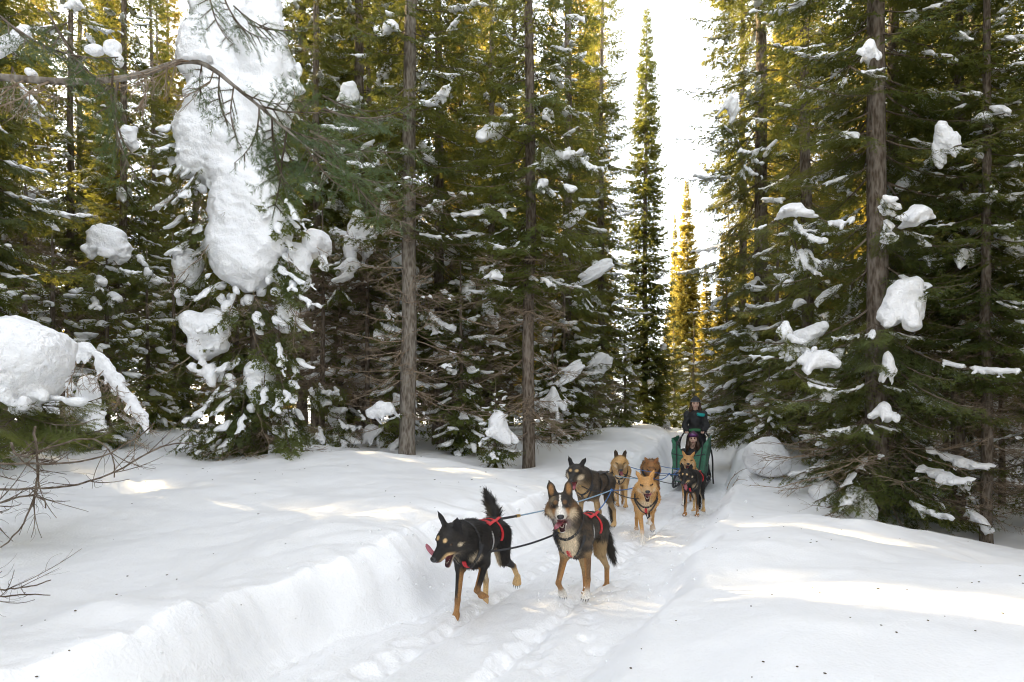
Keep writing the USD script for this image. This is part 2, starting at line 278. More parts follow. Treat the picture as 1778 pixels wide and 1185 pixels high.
# ---------------------------------------------------------------- trees
def rngf(seed): return np.random.default_rng(seed)
def bough(L, seed, nl, nw, ns, step, droop=.18, lift=.12, inner=.22, sub=.09, wood_sub=True):
    """a flat spray of needles along +x: (needle mesh, wood mesh, axis points)"""
    r = rngf(seed); n = 7; s = np.linspace(0, 1, n)
    ax = np.stack([s * L, np.cumsum(r.normal(0, .012, n)) * L, (-droop * s + (droop + lift) * s ** 2.4 - lift * .5 * s) * L], 1)
    axis = lambda t: np.stack([np.interp(t, s, ax[:, q]) for q in range(3)], -1)
    W0, W1, WR0, WR1 = [ax[:-1]], [ax[1:]], [np.linspace(.011, .004, n)[:-1] * L ** .7], [np.linspace(.011, .004, n)[1:] * L ** .7]
    T0, T1, SB = [], [], []
    for x in np.arange(inner * L, L * .985, step):
        for sg in (-1, 1):
            if r.random() < .06: continue
            t = min((x + r.uniform(-.4, .4) * step) / L, .99); p0 = axis(min(max(t, .02), .99))
            lt = (.46 * (L - t * L) ** .85 + .07) * r.uniform(.6, 1.12); lt = min(lt, .62 * L)
            an = sg * math.radians(r.uniform(42, 62)); dz = -r.uniform(.08, .42)
            d = unit([math.cos(an), math.sin(an), dz]); m = p0 + d * lt * .55; p1 = m + unit(d + [.25, 0, -.22]) * lt * .45
            T0 += [p0, m]; T1 += [m, p1]; SB.append((t, p0, m, p1))
            if wood_sub: W0.append(p0[None]); W1.append(m[None]); WR0.append([.0035]); WR1.append([.002])
            if lt > .16:
                for y in np.arange(.07, lt * .9, sub):
                    for sh in (-1, 1):
                        if r.random() < .15: continue
                        q0 = p0 + (m - p0) * min(y / (lt * .55), 1) + (p1 - m) * max(0, (y - lt * .55) / (lt * .45))
                        lq = (.42 * (lt - y) + .05) * r.uniform(.7, 1.1); a2 = an + sh * math.radians(r.uniform(38, 58))
                        T0.append(q0); T1.append(q0 + unit([math.cos(a2), math.sin(a2), dz - r.uniform(0, .3)]) * lq)
    T0.append(axis(.8)); T1.append(axis(1.0) + [.05, 0, 0])
    T0, T1 = np.array(T0), np.array(T1); ln = np.linalg.norm(T1 - T0, axis=1); k = np.maximum(1, np.ceil(ln / ns)).astype(int)
    i = np.repeat(np.arange(len(T0)), k); off = np.concatenate([np.arange(c) for c in k]); t = (off + r.random(len(i))) / k[i]
    p = T0[i] + (T1 - T0)[i] * t[:, None]; d = unit(T1 - T0)[i]; side = unit(np.cross(d, [0, 0, 1.]) + 1e-6); up = np.cross(side, d)
    vs = []
    for sg in (-1, 1):
        an = r.uniform(-.9, .9, len(i)); lat = side * (sg * np.cos(an))[:, None] + up * (np.sin(an) * .9)[:, None]
        tip = p + (d * .75 + lat * .75) * (nl * r.uniform(.75, 1.2, len(i)))[:, None]
        vs.append(np.stack([p - d * nw * .5, p + d * nw * .5, tip], 1))
    v = np.concatenate(vs).reshape(-1, 3)
    wood = sticks(np.vstack(W0), np.vstack(W1), np.concatenate(WR0), np.concatenate(WR1))
    return (v, np.arange(len(v)).reshape(-1, 3)), wood, ax, SB
def dead_bough(L, seed, twigs=10):
    r = rngf(seed); n = 6; s = np.linspace(0, 1, n)
    ax = np.stack([s * L, np.cumsum(r.normal(0, .03, n)) * L, (-.35 * s + .28 * s ** 2 + np.cumsum(r.normal(0, .015, n))) * L], 1); ax[0] = 0
    W0, W1, R0, R1 = [ax[:-1]], [ax[1:]], [np.linspace(.010, .0035, n)[:-1] * L ** .6], [np.linspace(.010, .0035, n)[1:] * L ** .6]
    def twig(p, an, dz, l, rad, depth):
        m = p + unit([math.cos(an), math.sin(an), dz]) * l * .5; a2 = an + r.normal(0, .35); e = m + unit([math.cos(a2), math.sin(a2), dz + r.normal(0, .3)]) * l * .5
        W0.append(np.array([p, m])); W1.append(np.array([m, e])); R0.append([rad, rad * .75]); R1.append([rad * .75, rad * .4])
        if depth:
            for t in r.uniform(.2, .95, max(depth, 0)):
                q = p + (m - p) * min(1, t * 2) + (e - m) * max(0, t * 2 - 1); twig(q, an + r.choice([-1, 1]) * r.uniform(.5, 1.1), dz + r.normal(0, .3), l * r.uniform(.25, .55), rad * .6, depth - 2)
    for t in np.sort(r.uniform(.12, 1, twigs)):
        p = np.array([np.interp(t, s, ax[:, q]) for q in range(3)]); twig(p, r.choice([-1, 1]) * r.uniform(.5, 1.15), r.normal(-.15, .3), L * (.5 - .33 * t) * r.uniform(.5, 1.2), .0042, 3)
    return sticks(np.vstack(W0), np.vstack(W1), np.concatenate(R0), np.concatenate(R1)), ax
BOUGHS = {}
for lod, (nl, nw, ns, st, sub) in {'fine': (.040, .015, .023, .080, .10), 'mid': (.066, .034, .050, .11, .14), 'far': (.12, .07, .09, .15, .22), 'dense': (.13, .11, .085, .13, .20)}.items():
    for L in (.5, .9, 1.4, 2.0):
        for k in range(2 if lod == 'fine' else 3):
            BOUGHS[lod, L, k] = bough(L, hash((L, k)) % 1000 + k, nl, nw, ns, st * (1 + .25 * (L > 1.2)), sub=sub * (1 + .25 * (L > 1.2)), droop=.18 + .1 * k, wood_sub=lod == 'fine')
def bough_snow(Bg, L, seed, t0, t1, fat, h):
    """settled snow lying along a bough and its side twigs, like fingers"""
    r = rngf(seed); B = Blob(); fl = ((0, 0, 1), 1.75); up = np.array([0, 0, .016 * fat]); skip = int(r.integers(0, 6)); s = np.linspace(0, 1, len(Bg[2])); A = lambda t: np.array([np.interp(t, s, Bg[2][:, q]) for q in range(3)])
    ts = np.linspace(t0, t1, 5); rd = .052 * fat * np.array([.7, 1.1, 1.2, 1.0, .55])
    for i in range(4):
        if i != skip: j_ = [0, r.normal(0, .02), 0]; B.cone(A(ts[i]) + up + j_, A(ts[i+1]) + up - j_, rd[i] * r.uniform(.55, 1.05), rd[i+1] * r.uniform(.5, 1.0), .03, flat=fl)
    last = -1
    for t, p0, m, p1 in Bg[3]:
        if t0 - .03 < t < t1 + .02 and r.random() < .62:
            e = p0 + (m - p0) * r.uniform(.5, 1.0); ra = .031 * fat * r.uniform(.6, 1.3); B.cone(p0 + up, e + up * .6, ra, ra * .6, .04, flat=fl)
            if r.random() < .5: B.cone(e + up * .6, e + (p1 - m) * r.uniform(.3, .8), ra * .65, ra * .35, .03, flat=fl)
    v, f = B.mesh(h, lambda X: (meshkit.fbm(X * 16 + seed, 2, seed) - .5) * .05); return v, f
SNOWB = {}
for lod in ('fine', 'mid'):
    for L in (.5, .9, 1.4, 2.0):
        for k in range(2 if lod == 'fine' else 3):
            SNOWB[lod, L, k] = [bough_snow(BOUGHS[lod, L, k], L, int(L * 100) + 7 * k + j, t0, t1, fat, (.022, .026, .032, .038)[(.5, .9, 1.4, 2.0).index(L)] * (1 if lod == 'fine' else 1.15)) for j, (t0, t1, fat) in enumerate(((.35, .95, .85), (.55, .98, 1.25), (.3, .7, 1.0)))]
DEAD = {(L, k): dead_bough(L, 31 * k + int(L * 10)) for L in (.6, 1.1, 1.7) for k in range(4)}
def rotm(az, pitch, roll=0.0):
    ca, sa, cp, sp, cr, sr = math.cos(az), math.sin(az), math.cos(pitch), math.sin(pitch), math.cos(roll), math.sin(roll)
    Rz = np.array([[ca, -sa, 0], [sa, ca, 0], [0, 0, 1]]); Ry = np.array([[cp, 0, -sp], [0, 1, 0], [sp, 0, cp]]); Rx = np.array([[1, 0, 0], [0, cr, -sr], [0, sr, cr]])
    return Rz @ Ry @ Rx
def lump(seed, size, lvl=2, rough=.35, sag=.35):
    """a pillow of settled snow: rounded above, sagging and ragged below"""
    v, f = _ico[lvl]; v = v.copy(); o = seed * 7.31
    n1 = meshkit.fbm(v * 1.1 + o, 2, seed) - .5; n2 = meshkit.fbm(v * 3.0 + o, 2, seed + 3) - .5
    low = np.clip(-v[:, 2], 0, 1)
    v = v * (1 + rough * 1.5 * n1 + rough * .6 * n2 * (.35 + low))[:, None]
    v[:, 2] -= sag * np.abs(meshkit.noise(np.c_[v[:, :2] * 2.2, 0 * low] + o, seed)) * low * 1.6
    return v * np.asarray(size) , f
def snow_shape(kind, seed, h):
    r = rngf(900 + seed); B = Blob()
    if kind == 'dome':
        B.ball((0, 0, .1), (.44, .34, .46), k=.1)
        for a in r.uniform(0, 6.28, 7): B.ball((.36 * math.cos(a), .28 * math.sin(a), r.uniform(-.45, .0)), r.uniform(.13, .24, 3) * [1, 1, 1.3], k=.14)
        B.ball((r.uniform(-.25, .25), r.uniform(-.2, .2), .45), (.24, .22, .2), k=.2)
    elif kind == 'drape':
        B.cone((-.5, 0, .16), (.05, r.normal(0, .05), .10), .13, .20, k=.1); B.cone((.05, 0, .10), (.5, 0, -.22), .20, .12, k=.12)
        for x in np.linspace(-.45, .5, 8): 
            q = np.array([x, r.normal(0, .1), .12 - .25 * max(x, 0)]); B.cone(q, q + [r.normal(.03, .06), r.normal(0, .12), -r.uniform(.1, .45)], .13, r.uniform(.04, .09), k=.12)
    else:
        for a in np.arange(6) * 1.05 + r.uniform(-.3, .3, 6):
            l = r.uniform(.25, .55); B.cone((0, 0, .05), (l * math.cos(a), .75 * l * math.sin(a), -r.uniform(.02, .22)), .15, r.uniform(.05, .1), k=.09)
        B.ball((.05, 0, .08), (.2, .18, .14), k=.12)
    nz = lambda X: (meshkit.fbm(X * 3.1 + seed * 3.7, 2, seed) - .5) * .20 + (meshkit.fbm(X * 8.5 + seed * 3.7, 3, seed + 9) - .5) * .11 * (1 + 1.2 * np.clip(-X[:, 2:3][:, 0] * 2, 0, 1))
    v, f = B.mesh(h, nz); v = lap(v, f, 1); return v, f
SNOW = {(k, i, q): snow_shape(k, i + 20 * ord(k[0]), h) for k, n in (('dome', 5), ('drape', 6), ('finger', 6)) for i in range(n) for q, h in (('hi', .040), ('lo', .085), ('tiny', .15))}
def tree(name, H, R, zg, nb, lod, seed, zdead=.5, ndead=0, trunk_r=.14, snow=.3, clumps=6, vis=99., taper=.8, needle='needles', bark='bark', pitch0=-.35, lean=0.0, clump_size=1.0, zlow_vis=0.0, snow_top=12., gap=0.0, bare_az=None):
    r = rngf(seed); t = proto_class(name)
    n = max(6, int(H / .9)); zs = np.linspace(-.6, H, n); wob = np.cumsum(r.normal(0, .014, (n, 2)), axis=0); wob -= wob[0]
    tr = np.c_[wob + np.c_[zs * lean, zs * 0], zs]; rad = trunk_r * (1 - np.clip(zs, 0, H) / H) ** .75 + .008; rad[0] *= 1.25
    def at(z): return np.array([np.interp(z, zs, tr[:, 0]), np.interp(z, zs, tr[:, 1]), z])
    v, f = tube(tr, rad, 12); a = np.arctan2(v[:, 1], v[:, 0]); d = (meshkit.fbm(np.c_[np.cos(a) * 2, np.sin(a) * 2, v[:, 2] * 1.5], 3, seed) - .5) * .14
    c = np.c_[np.interp(v[:, 2], zs, tr[:, 0]), np.interp(v[:, 2], zs, tr[:, 1])]; v[:, :2] = c + (v[:, :2] - c) * (1 + d)[:, None]
    obj('trunk', (v, f), bark, t, smooth=True)
    N, W, S, C, small = [], [], [], [], []
    span = H - zg; z = zg + span * np.sort(r.random(nb) ** 1.15); az = np.cumsum(r.uniform(1.9, 2.9, nb))
    for i in range(nb):
        k = (z[i] - zg) / span; l = R * ((1 - k) ** taper) * r.uniform(.62, 1.12) + .16
        if bare_az is not None and z[i] < 9 and abs((az[i] - bare_az + math.pi) % (2 * math.pi) - math.pi) < .5 and r.random() < .6: continue
        if gap and r.random() < gap * (1 - k): continue
        if zg > .1: l *= min(1, .72 + .5 * k * 4)
        pt = pitch0 * (1 - k) + .45 * k ** 2 + r.normal(0, .08); lo = lod
        if z[i] > vis and lod not in ('far', 'dense'): lo = 'mid' if lod == 'fine' else 'far'
        Ls = min((.5, .9, 1.4, 2.0), key=lambda q: abs(q - l)); bk = int(r.integers(2 if lo == 'fine' else 3)); B = BOUGHS[lo, Ls, bk]
        Rm = rotm(az[i], pt, r.normal(0, .25)); sc = l / Ls; o = at(z[i])
        N.append(((B[0][0] * sc) @ Rm.T + o, B[0][1])); W.append(((B[1][0] * sc) @ Rm.T + o, B[1][1]))
        axw = (B[2] * sc) @ Rm.T + o
        if z[i] < snow_top and r.random() < snow * (1.5 if lo in ('fine', 'mid') else 1) and l > .35:
            if lo in ('fine', 'mid') and r.random() < .78:
                b_ = SNOWB[lo, Ls, bk][int(r.integers(3))]; small.append(((b_[0] * sc) @ Rm.T + o, b_[1]))
            else: S.append((axw, l, i))
    nd = ndead
    for i in range(nd):
        zz = zdead + (max(zg, zdead + .5) + .6 - zdead) * r.random(); l = r.uniform(.5, 1.0) * (R if R > .8 else .8) * .85
        Ls = min((.6, 1.1, 1.7), key=lambda q: abs(q - l)); m, ax = DEAD[Ls, int(r.integers(4))]; Rm = rotm(r.uniform(0, 6.28), r.uniform(-.35, .2), r.normal(0, .3)); sc = l / Ls
        W2.append(((m[0] * sc) @ Rm.T + at(zz), m[1])) if False else C.append(((m[0] * sc) @ Rm.T + at(zz), m[1]))
        if r.random() < snow * .35: S.append(((ax * sc) @ Rm.T + at(zz), l * .6, i + 500))
    if N: obj('crown', cat_mesh(N), needle, t); obj('branches', cat_mesh(W), 'twig_bark', t, kind='stuff')
    if C: obj('dead_branches', cat_mesh(C), 'dead_twig', t, kind='stuff')
    order = sorted(range(len(S)), key=lambda q: -S[q][1] + r.random() * .5)
    for j, q in enumerate(order):
        axw, l, i = S[q]; big = j < clumps; tt = r.uniform(.45, .8); p = np.array([np.interp(tt * 6, np.linspace(0, 6, len(axw)), axw[:, c]) for c in range(3)]); d = unit(axw[-1] - axw[0])
        yaw = math.atan2(d[1], d[0]); pit = math.asin(np.clip(d[2], -1, 1))
        sd = clump_size * r.uniform(.75, 1.3)
        if big:
            kd = ('dome', 'drape', 'finger', 'drape', 'finger')[int(r.integers(5))]; v, f = SNOW[kd, int(r.integers(5)), 'hi' if lod == 'fine' or clump_size > 1.1 else 'lo']
            ln = np.clip(l * .5, .26, .52) * sd * (.7 if kd == 'dome' else .95)
            v = v * ([ln * .85, ln * .8, ln * r.uniform(.7, 1.25)] if kd == 'dome' else [ln * 1.35, ln * 1.1, ln * r.uniform(.8, 1.3)])
            v = v @ rotm(yaw + r.normal(0, .3), (pit * .8 - .1) * (kd != 'dome'), r.normal(0, .2)).T + p + [0, 0, ln * (.22 if kd == 'dome' else .02)]; obj('snow_clump', (v, f), 'tree_snow', t, smooth=True)
        else:
            for q2 in range(3):
                tt = r.uniform(.35, .98); p = np.array([np.interp(tt * 6, np.linspace(0, 6, len(axw)), axw[:, c]) for c in range(3)])
                v, f = SNOW['finger' if r.random() < .75 else 'drape', int(r.integers(6)), 'tiny']; ln = np.clip(l * .26, .09, .30) * r.uniform(.45, 1.25)
                small.append(((v * [ln, ln, ln * .75]) @ rotm(yaw + r.normal(0, .5), pit - .1, r.normal(0, .2)).T + p + [0, 0, .025] + r.normal(0, .05, 3) * [1, 1, .2], f))
    if small: obj('branch_snow', cat_mesh(small), 'tree_snow', t, smooth=True, kind='stuff')
    return t
PT = {}
PT['big_a'] = tree('big_fir_a', 19, 2.1, .3, 290, 'fine', 11, ndead=34, trunk_r=.15, snow=.36, clumps=5, vis=6.0, taper=.75, clump_size=.72, pitch0=-.5, bare_az=math.radians(142))
PT['big_b'] = tree('big_fir_b', 18, 1.8, 1.0, 250, 'fine', 12, ndead=46, trunk_r=.13, snow=.34, clumps=5, vis=6.0, clump_size=.72, pitch0=-.5)
PT['bare'] = tree('bare_fir', 20, 1.7, 4.0, 210, 'mid', 13, ndead=76, trunk_r=.135, snow=.28, clumps=4, zdead=.7, bark='pale_bark', clump_size=.8)
PT['bare_b'] = tree('bare_fir_b', 18, 1.5, 3.4, 200, 'mid', 14, ndead=70, trunk_r=.105, snow=.3, clumps=4, zdead=.5, clump_size=.75)
PT['mid_a'] = tree('mid_fir_a', 18, 1.8, .8, 330, 'mid', 15, ndead=40, trunk_r=.13, snow=.32, clumps=5, clump_size=.75, pitch0=-.5)
PT['mid_b'] = tree('mid_fir_b', 17, 1.65, 2.0, 290, 'mid', 16, ndead=62, trunk_r=.12, snow=.3, clumps=4, clump_size=.75)
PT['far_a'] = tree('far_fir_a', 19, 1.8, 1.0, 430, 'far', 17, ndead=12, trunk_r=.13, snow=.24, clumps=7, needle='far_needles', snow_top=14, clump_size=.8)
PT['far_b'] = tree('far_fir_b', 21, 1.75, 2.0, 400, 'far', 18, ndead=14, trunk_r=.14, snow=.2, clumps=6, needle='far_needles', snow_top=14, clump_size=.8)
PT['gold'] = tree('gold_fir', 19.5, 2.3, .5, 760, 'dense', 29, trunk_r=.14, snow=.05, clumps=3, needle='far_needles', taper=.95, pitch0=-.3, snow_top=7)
PT['slim'] = tree('slim_fir', 20, 1.9, .5, 640, 'far', 19, trunk_r=.14, snow=.14, clumps=5, taper=.95, pitch0=-.3, snow_top=9)
PT['young'] = tree('young_fir', 4.2, .95, .3, 66, 'mid', 20, trunk_r=.05, snow=.6, clumps=5, clump_size=.85, taper=.7, pitch0=-.6)
PT['thicket'] = tree('thicket_fir', 5.5, 1.35, 4.2, 14, 'mid', 21, trunk_r=.06, ndead=105, zdead=.15, snow=.45, clumps=5, clump_size=.95)
PT['buried'] = tree('buried_fir', 3.2, .8, .2, 50, 'mid', 22, trunk_r=.05, ndead=24, zdead=.1, snow=.8, clumps=6, clump_size=1.1, pitch0=-.9)

placed = []
def put(kind, px, py, d, label, scale=1.0, rz=None, group=None, name='fir_tree', sink=.0, z=None, tilt=(0, 0)):
    x, y = (px - CX) / FPX * d, d; zz = gz(x, y) if z is None else z
    placed.append((x, y)); h = int(abs(px * 7 + d * 131)) % 360
    return thing(name, label, 'tree', group, (x, y, zz - sink), h if rz is None else rz, scale, tilt, PT[kind])
# the trees one can single out
put('bare', 706, 0, 12.0, 'tall fir with bare pale trunk on the left bank behind the mound', 1.0)
put('bare_b', 918, 0, 12.3, 'tall fir with slim brown trunk behind the grey and black dog', 1.0, rz=30)
put('big_b', 985, 0, 17.5, 'dense green snow-hung fir at the left edge of the sky gap', 1.05, rz=200)
put('mid_a', 1045, 0, 24, 'green fir filling the left flank of the sky gap', 1.05)
put('slim', 1121, 0, 32, 'very slim pointed fir standing alone in the sky gap', (1.0, 1.0, .98))
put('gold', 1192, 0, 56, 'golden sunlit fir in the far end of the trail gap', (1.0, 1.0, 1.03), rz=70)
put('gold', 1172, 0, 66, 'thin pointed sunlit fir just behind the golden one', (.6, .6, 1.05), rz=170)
put('big_a', 1522, 0, 9.6, 'large fir with thick dark trunk and snowy lower boughs on the right bank', 1.0, rz=100)
put('bare_b', 1552, 0, 11.2, 'slim dark trunk directly behind the large right-hand fir', 1.0)
put('big_a', 1325, 0, 16.5, 'broad dark fir whose boughs reach over the musher', 1.15, rz=250)
put('big_b', 1400, 0, 13.2, 'snow-hung fir between the musher and the large right-hand fir', .95, rz=20)
put('big_b', 1290, 0, 22, 'drooping fir at the right edge of the sky gap', 1.1, rz=120)
put('bare_b', 1664, 0, 10.0, 'thin trunk with dead lower twigs on the right bank', .85)
put('bare_b', 1714, 0, 9.2, 'thin mottled trunk nearest the right edge of the picture', .68, rz=200)
put('big_b', 1850, 0, 9.4, 'dark fir cut off by the right edge of the picture', .8, rz=300)
put('mid_b', 760, 0, 14.5, 'dark trunked fir just right of the bare pale trunk', 1.0)
put('mid_b', 625, 0, 17, 'thick dark trunk between the snow giant and the pale trunk', 1.3)
put('bare_b', 548, 0, 15, 'thin pale upright trunk beside the snow-plastered tree', .9)
put('mid_b', 526, 0, 17, 'dark trunk right behind the snow-plastered tree', 1.1)
put('bare_b', 215, 0, 15.5, 'thin trunk between the snow column and the left edge', .9)
put('bare_b', 122, 0, 18, 'thin dark trunk among golden light at the upper left', 1.0)
put('bare_b', 138, 0, 21, 'second thin dark trunk among golden light at the upper left', 1.05)
put('mid_a', -60, 0, 8.5, 'snowy fir reaching in from the left edge of the picture', .85, rz=40)
put('mid_a', 850, 0, 20, 'dark fir between the pale trunk and the slim brown trunk', 1.0)
put('young', 185, 0, 10.5, 'snow-capped young fir forming a lumpy snow column', .78)
put('young', 255, 0, 12.5, 'small snow-capped fir right of the snow column', .8, rz=10)
put('young', 410, 0, 11.0, 'young fir hung with snow under the snow-plastered tree', .8, rz=90)
put('buried', 860, 0, 11.6, 'small buried fir with a snow cap left of the slim brown trunk', .48)
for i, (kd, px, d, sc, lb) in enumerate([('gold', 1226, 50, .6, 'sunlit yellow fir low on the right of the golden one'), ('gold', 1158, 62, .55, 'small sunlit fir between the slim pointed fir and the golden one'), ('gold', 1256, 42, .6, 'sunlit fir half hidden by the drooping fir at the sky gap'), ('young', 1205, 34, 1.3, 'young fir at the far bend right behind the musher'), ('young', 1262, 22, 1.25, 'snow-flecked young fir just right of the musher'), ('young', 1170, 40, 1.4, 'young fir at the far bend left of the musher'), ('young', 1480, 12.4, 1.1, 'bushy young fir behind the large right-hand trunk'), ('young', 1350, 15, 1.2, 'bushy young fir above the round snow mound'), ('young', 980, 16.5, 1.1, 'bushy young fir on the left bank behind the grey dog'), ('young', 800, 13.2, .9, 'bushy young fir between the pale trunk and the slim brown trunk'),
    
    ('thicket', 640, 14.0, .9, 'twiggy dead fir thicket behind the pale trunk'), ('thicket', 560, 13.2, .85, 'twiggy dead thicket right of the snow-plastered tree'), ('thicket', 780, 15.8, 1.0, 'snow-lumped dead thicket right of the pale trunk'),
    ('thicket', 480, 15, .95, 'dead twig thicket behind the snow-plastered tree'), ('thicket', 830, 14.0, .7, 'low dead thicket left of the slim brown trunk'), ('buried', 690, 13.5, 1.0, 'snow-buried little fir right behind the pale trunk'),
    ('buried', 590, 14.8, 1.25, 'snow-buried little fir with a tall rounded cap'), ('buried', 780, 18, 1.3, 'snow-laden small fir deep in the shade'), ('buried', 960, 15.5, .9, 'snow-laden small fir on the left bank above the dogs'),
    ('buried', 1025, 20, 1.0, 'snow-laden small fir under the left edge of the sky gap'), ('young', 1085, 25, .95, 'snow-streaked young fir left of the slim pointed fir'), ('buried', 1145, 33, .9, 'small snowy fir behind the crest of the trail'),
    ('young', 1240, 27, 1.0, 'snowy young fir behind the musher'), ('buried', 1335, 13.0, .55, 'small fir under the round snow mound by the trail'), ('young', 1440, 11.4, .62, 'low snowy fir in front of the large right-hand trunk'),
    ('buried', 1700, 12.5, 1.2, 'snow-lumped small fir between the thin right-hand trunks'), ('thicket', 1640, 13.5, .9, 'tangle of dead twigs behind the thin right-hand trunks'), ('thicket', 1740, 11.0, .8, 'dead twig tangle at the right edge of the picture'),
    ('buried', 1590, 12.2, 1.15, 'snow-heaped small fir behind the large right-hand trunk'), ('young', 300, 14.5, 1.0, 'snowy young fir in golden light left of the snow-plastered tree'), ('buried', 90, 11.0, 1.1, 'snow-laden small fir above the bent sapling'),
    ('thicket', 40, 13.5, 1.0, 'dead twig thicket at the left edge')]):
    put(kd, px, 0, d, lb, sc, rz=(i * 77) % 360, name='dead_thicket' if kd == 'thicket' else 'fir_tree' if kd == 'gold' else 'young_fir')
# the forest behind
def in_gap(x, y):                                                  # where the low sun finds its way between the trunks
    s_ = np.array([-.829, .559]); return any(((np.array([x, y]) - q) @ s_ > 13) and abs((x - q[0]) * s_[1] - (y - q[1]) * s_[0]) < w for q, w in (((3.4, 6.7), .75), ((1.2, 4.2), .42)))
r = rngf(5); GRP = 'firs standing deep in the forest'
cand = []
for _ in range(9000):
    d = r.uniform(15, 62); px = r.uniform(-350, 2100); x = (px - CX) / FPX * d; u = trail_u(x, d)
    gap = 4.2 if d < 30 else 4.5
    if abs(u) < gap or (1035 < px < 1260 and 17 < d < 75): continue
    if (x < -4 and d > 33) or (px < 1000 and d > 44): continue
    if px < 420 and d > 22 and r.random() < .4: continue
    if in_gap(x, d): continue
    if d < 21 and any(abs(px - q) < 26 for q in (706, 918, 548, 1122)): continue
    sp = 1.9 + d * .022
    if all((x - a) ** 2 + (d - b) ** 2 > sp * sp for a, b in placed) : cand.append((x, d)); placed.append((x, d))
for i, (x, y) in enumerate(cand):
    kd = ('mid_a', 'mid_b', 'bare_b', 'thicket')[int(r.choice(4, p=[.3, .35, .15, .2]))] if y < 24 else ('far_a', 'far_b')[int(r.integers(2))]
    px = CX + x / y * FPX; zone = [w for q, w in ((110, 'at the left edge'), (310, 'left of the snow-plastered tree'), (520, 'behind the snow-plastered tree'), (705, 'just left of the pale trunk'), (918, 'left of the slim brown trunk'), (1150, 'left of the sky gap'), (1420, 'right of the musher'), (1620, 'behind the large right-hand fir'), (1e9, 'near the right edge')) if px < q][0]
    row = ('first shaded row' if y < 22 else 'second row' if y < 32 else 'sunlit back row')
    if kd == 'thicket': thing('thicket_fir', f'dead twiggy fir low in the {row} {zone}', 'tree', 'dead firs low in the forest', (x, y, gz(x, y) - .1), r.uniform(0, 360), r.uniform(.85, 1.15), (r.normal(0, 1.2), r.normal(0, 1.2)), PT[kd])
    else: thing('forest_fir', f'snowy forest fir in the {row} {zone}', 'tree', GRP, (x, y, gz(x, y) - .1), r.uniform(0, 360), r.uniform(.85, 1.15), (r.normal(0, 1.2), r.normal(0, 1.2)), PT[kd])
# the rest of the forest, off to the sunny side, to the right and behind: one mass
fm = []
for _ in range(3000):
    x, y = r.uniform(-42, -7), r.uniform(-2, 30)
    if (x / y if y > .5 else -9) > -.80 or math.hypot(x, y) < 9: continue
    if not in_gap(x, y) and all((x - a) ** 2 + (y - b) ** 2 > 2.6 ** 2 for a, b in placed): placed.append((x, y)); fm.append((x, y))
for _ in range(2500):
    x, y = r.uniform(-30, 36), r.uniform(-26, 22)
    if abs(float(trail_u(x, y))) < 5.5 or math.hypot(x, y) < (13 if y < 2 else 7) or (y > 0 and abs(x / y) < .9): continue
    if not in_gap(x, y) and all((x - a) ** 2 + (y - b) ** 2 > 3.0 ** 2 for a, b in placed): placed.append((x, y)); fm.append((x, y))
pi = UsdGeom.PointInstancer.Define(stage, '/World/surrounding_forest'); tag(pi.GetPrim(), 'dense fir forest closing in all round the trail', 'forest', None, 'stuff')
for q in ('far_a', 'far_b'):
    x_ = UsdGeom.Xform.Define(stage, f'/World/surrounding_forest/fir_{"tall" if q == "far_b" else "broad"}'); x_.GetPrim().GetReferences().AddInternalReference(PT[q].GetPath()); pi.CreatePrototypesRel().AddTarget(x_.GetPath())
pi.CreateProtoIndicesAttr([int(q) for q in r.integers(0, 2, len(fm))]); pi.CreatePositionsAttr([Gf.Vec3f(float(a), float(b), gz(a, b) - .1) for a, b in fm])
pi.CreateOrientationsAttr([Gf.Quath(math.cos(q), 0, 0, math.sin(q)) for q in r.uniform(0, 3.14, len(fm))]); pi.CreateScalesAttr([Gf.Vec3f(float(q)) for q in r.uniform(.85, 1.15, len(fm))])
# ---------------------------------------------------------------- single snow masses, near boughs, shrubs
def pxblob(balls, d, thick, h, amp=.10, f1=2.2, f2=9., seed=1, k=.22):
    B = Blob(); s = FPX / d
    for q in balls:
        x, y, rx, ry = q[:4]; dd = q[4] if len(q) > 4 else 0.0; th = q[5] if len(q) > 5 else thick
        B.ball(P(x, y, d) + [0, dd, 0], (rx / s, th, ry / s), k=k)
    nz = lambda X: (meshkit.fbm(X * f1 + seed, 3, seed) - .5) * amp * 2 + (meshkit.fbm(X * f2 + seed, 3, seed + 5) - .5) * amp * .8
    v, f = B.mesh(h, nz); return lap(v, f, 1, .4), f
def near_bough(L, seed, nl=.024, nw=.0042, ns=.0065, step=.05): return bough(L, seed, nl, nw, ns, step, droop=.25, inner=.08, sub=.045)
def attach(B, o, d, roll=0.0, sc=1.0):
    az, pt = math.atan2(d[1], d[0]), math.asin(np.clip(unit(d)[2], -1, 1)); Rm = rotm(az, pt, roll)
    return ((B[0][0] * sc) @ Rm.T + o, B[0][1]), ((B[1][0] * sc) @ Rm.T + o, B[1][1])
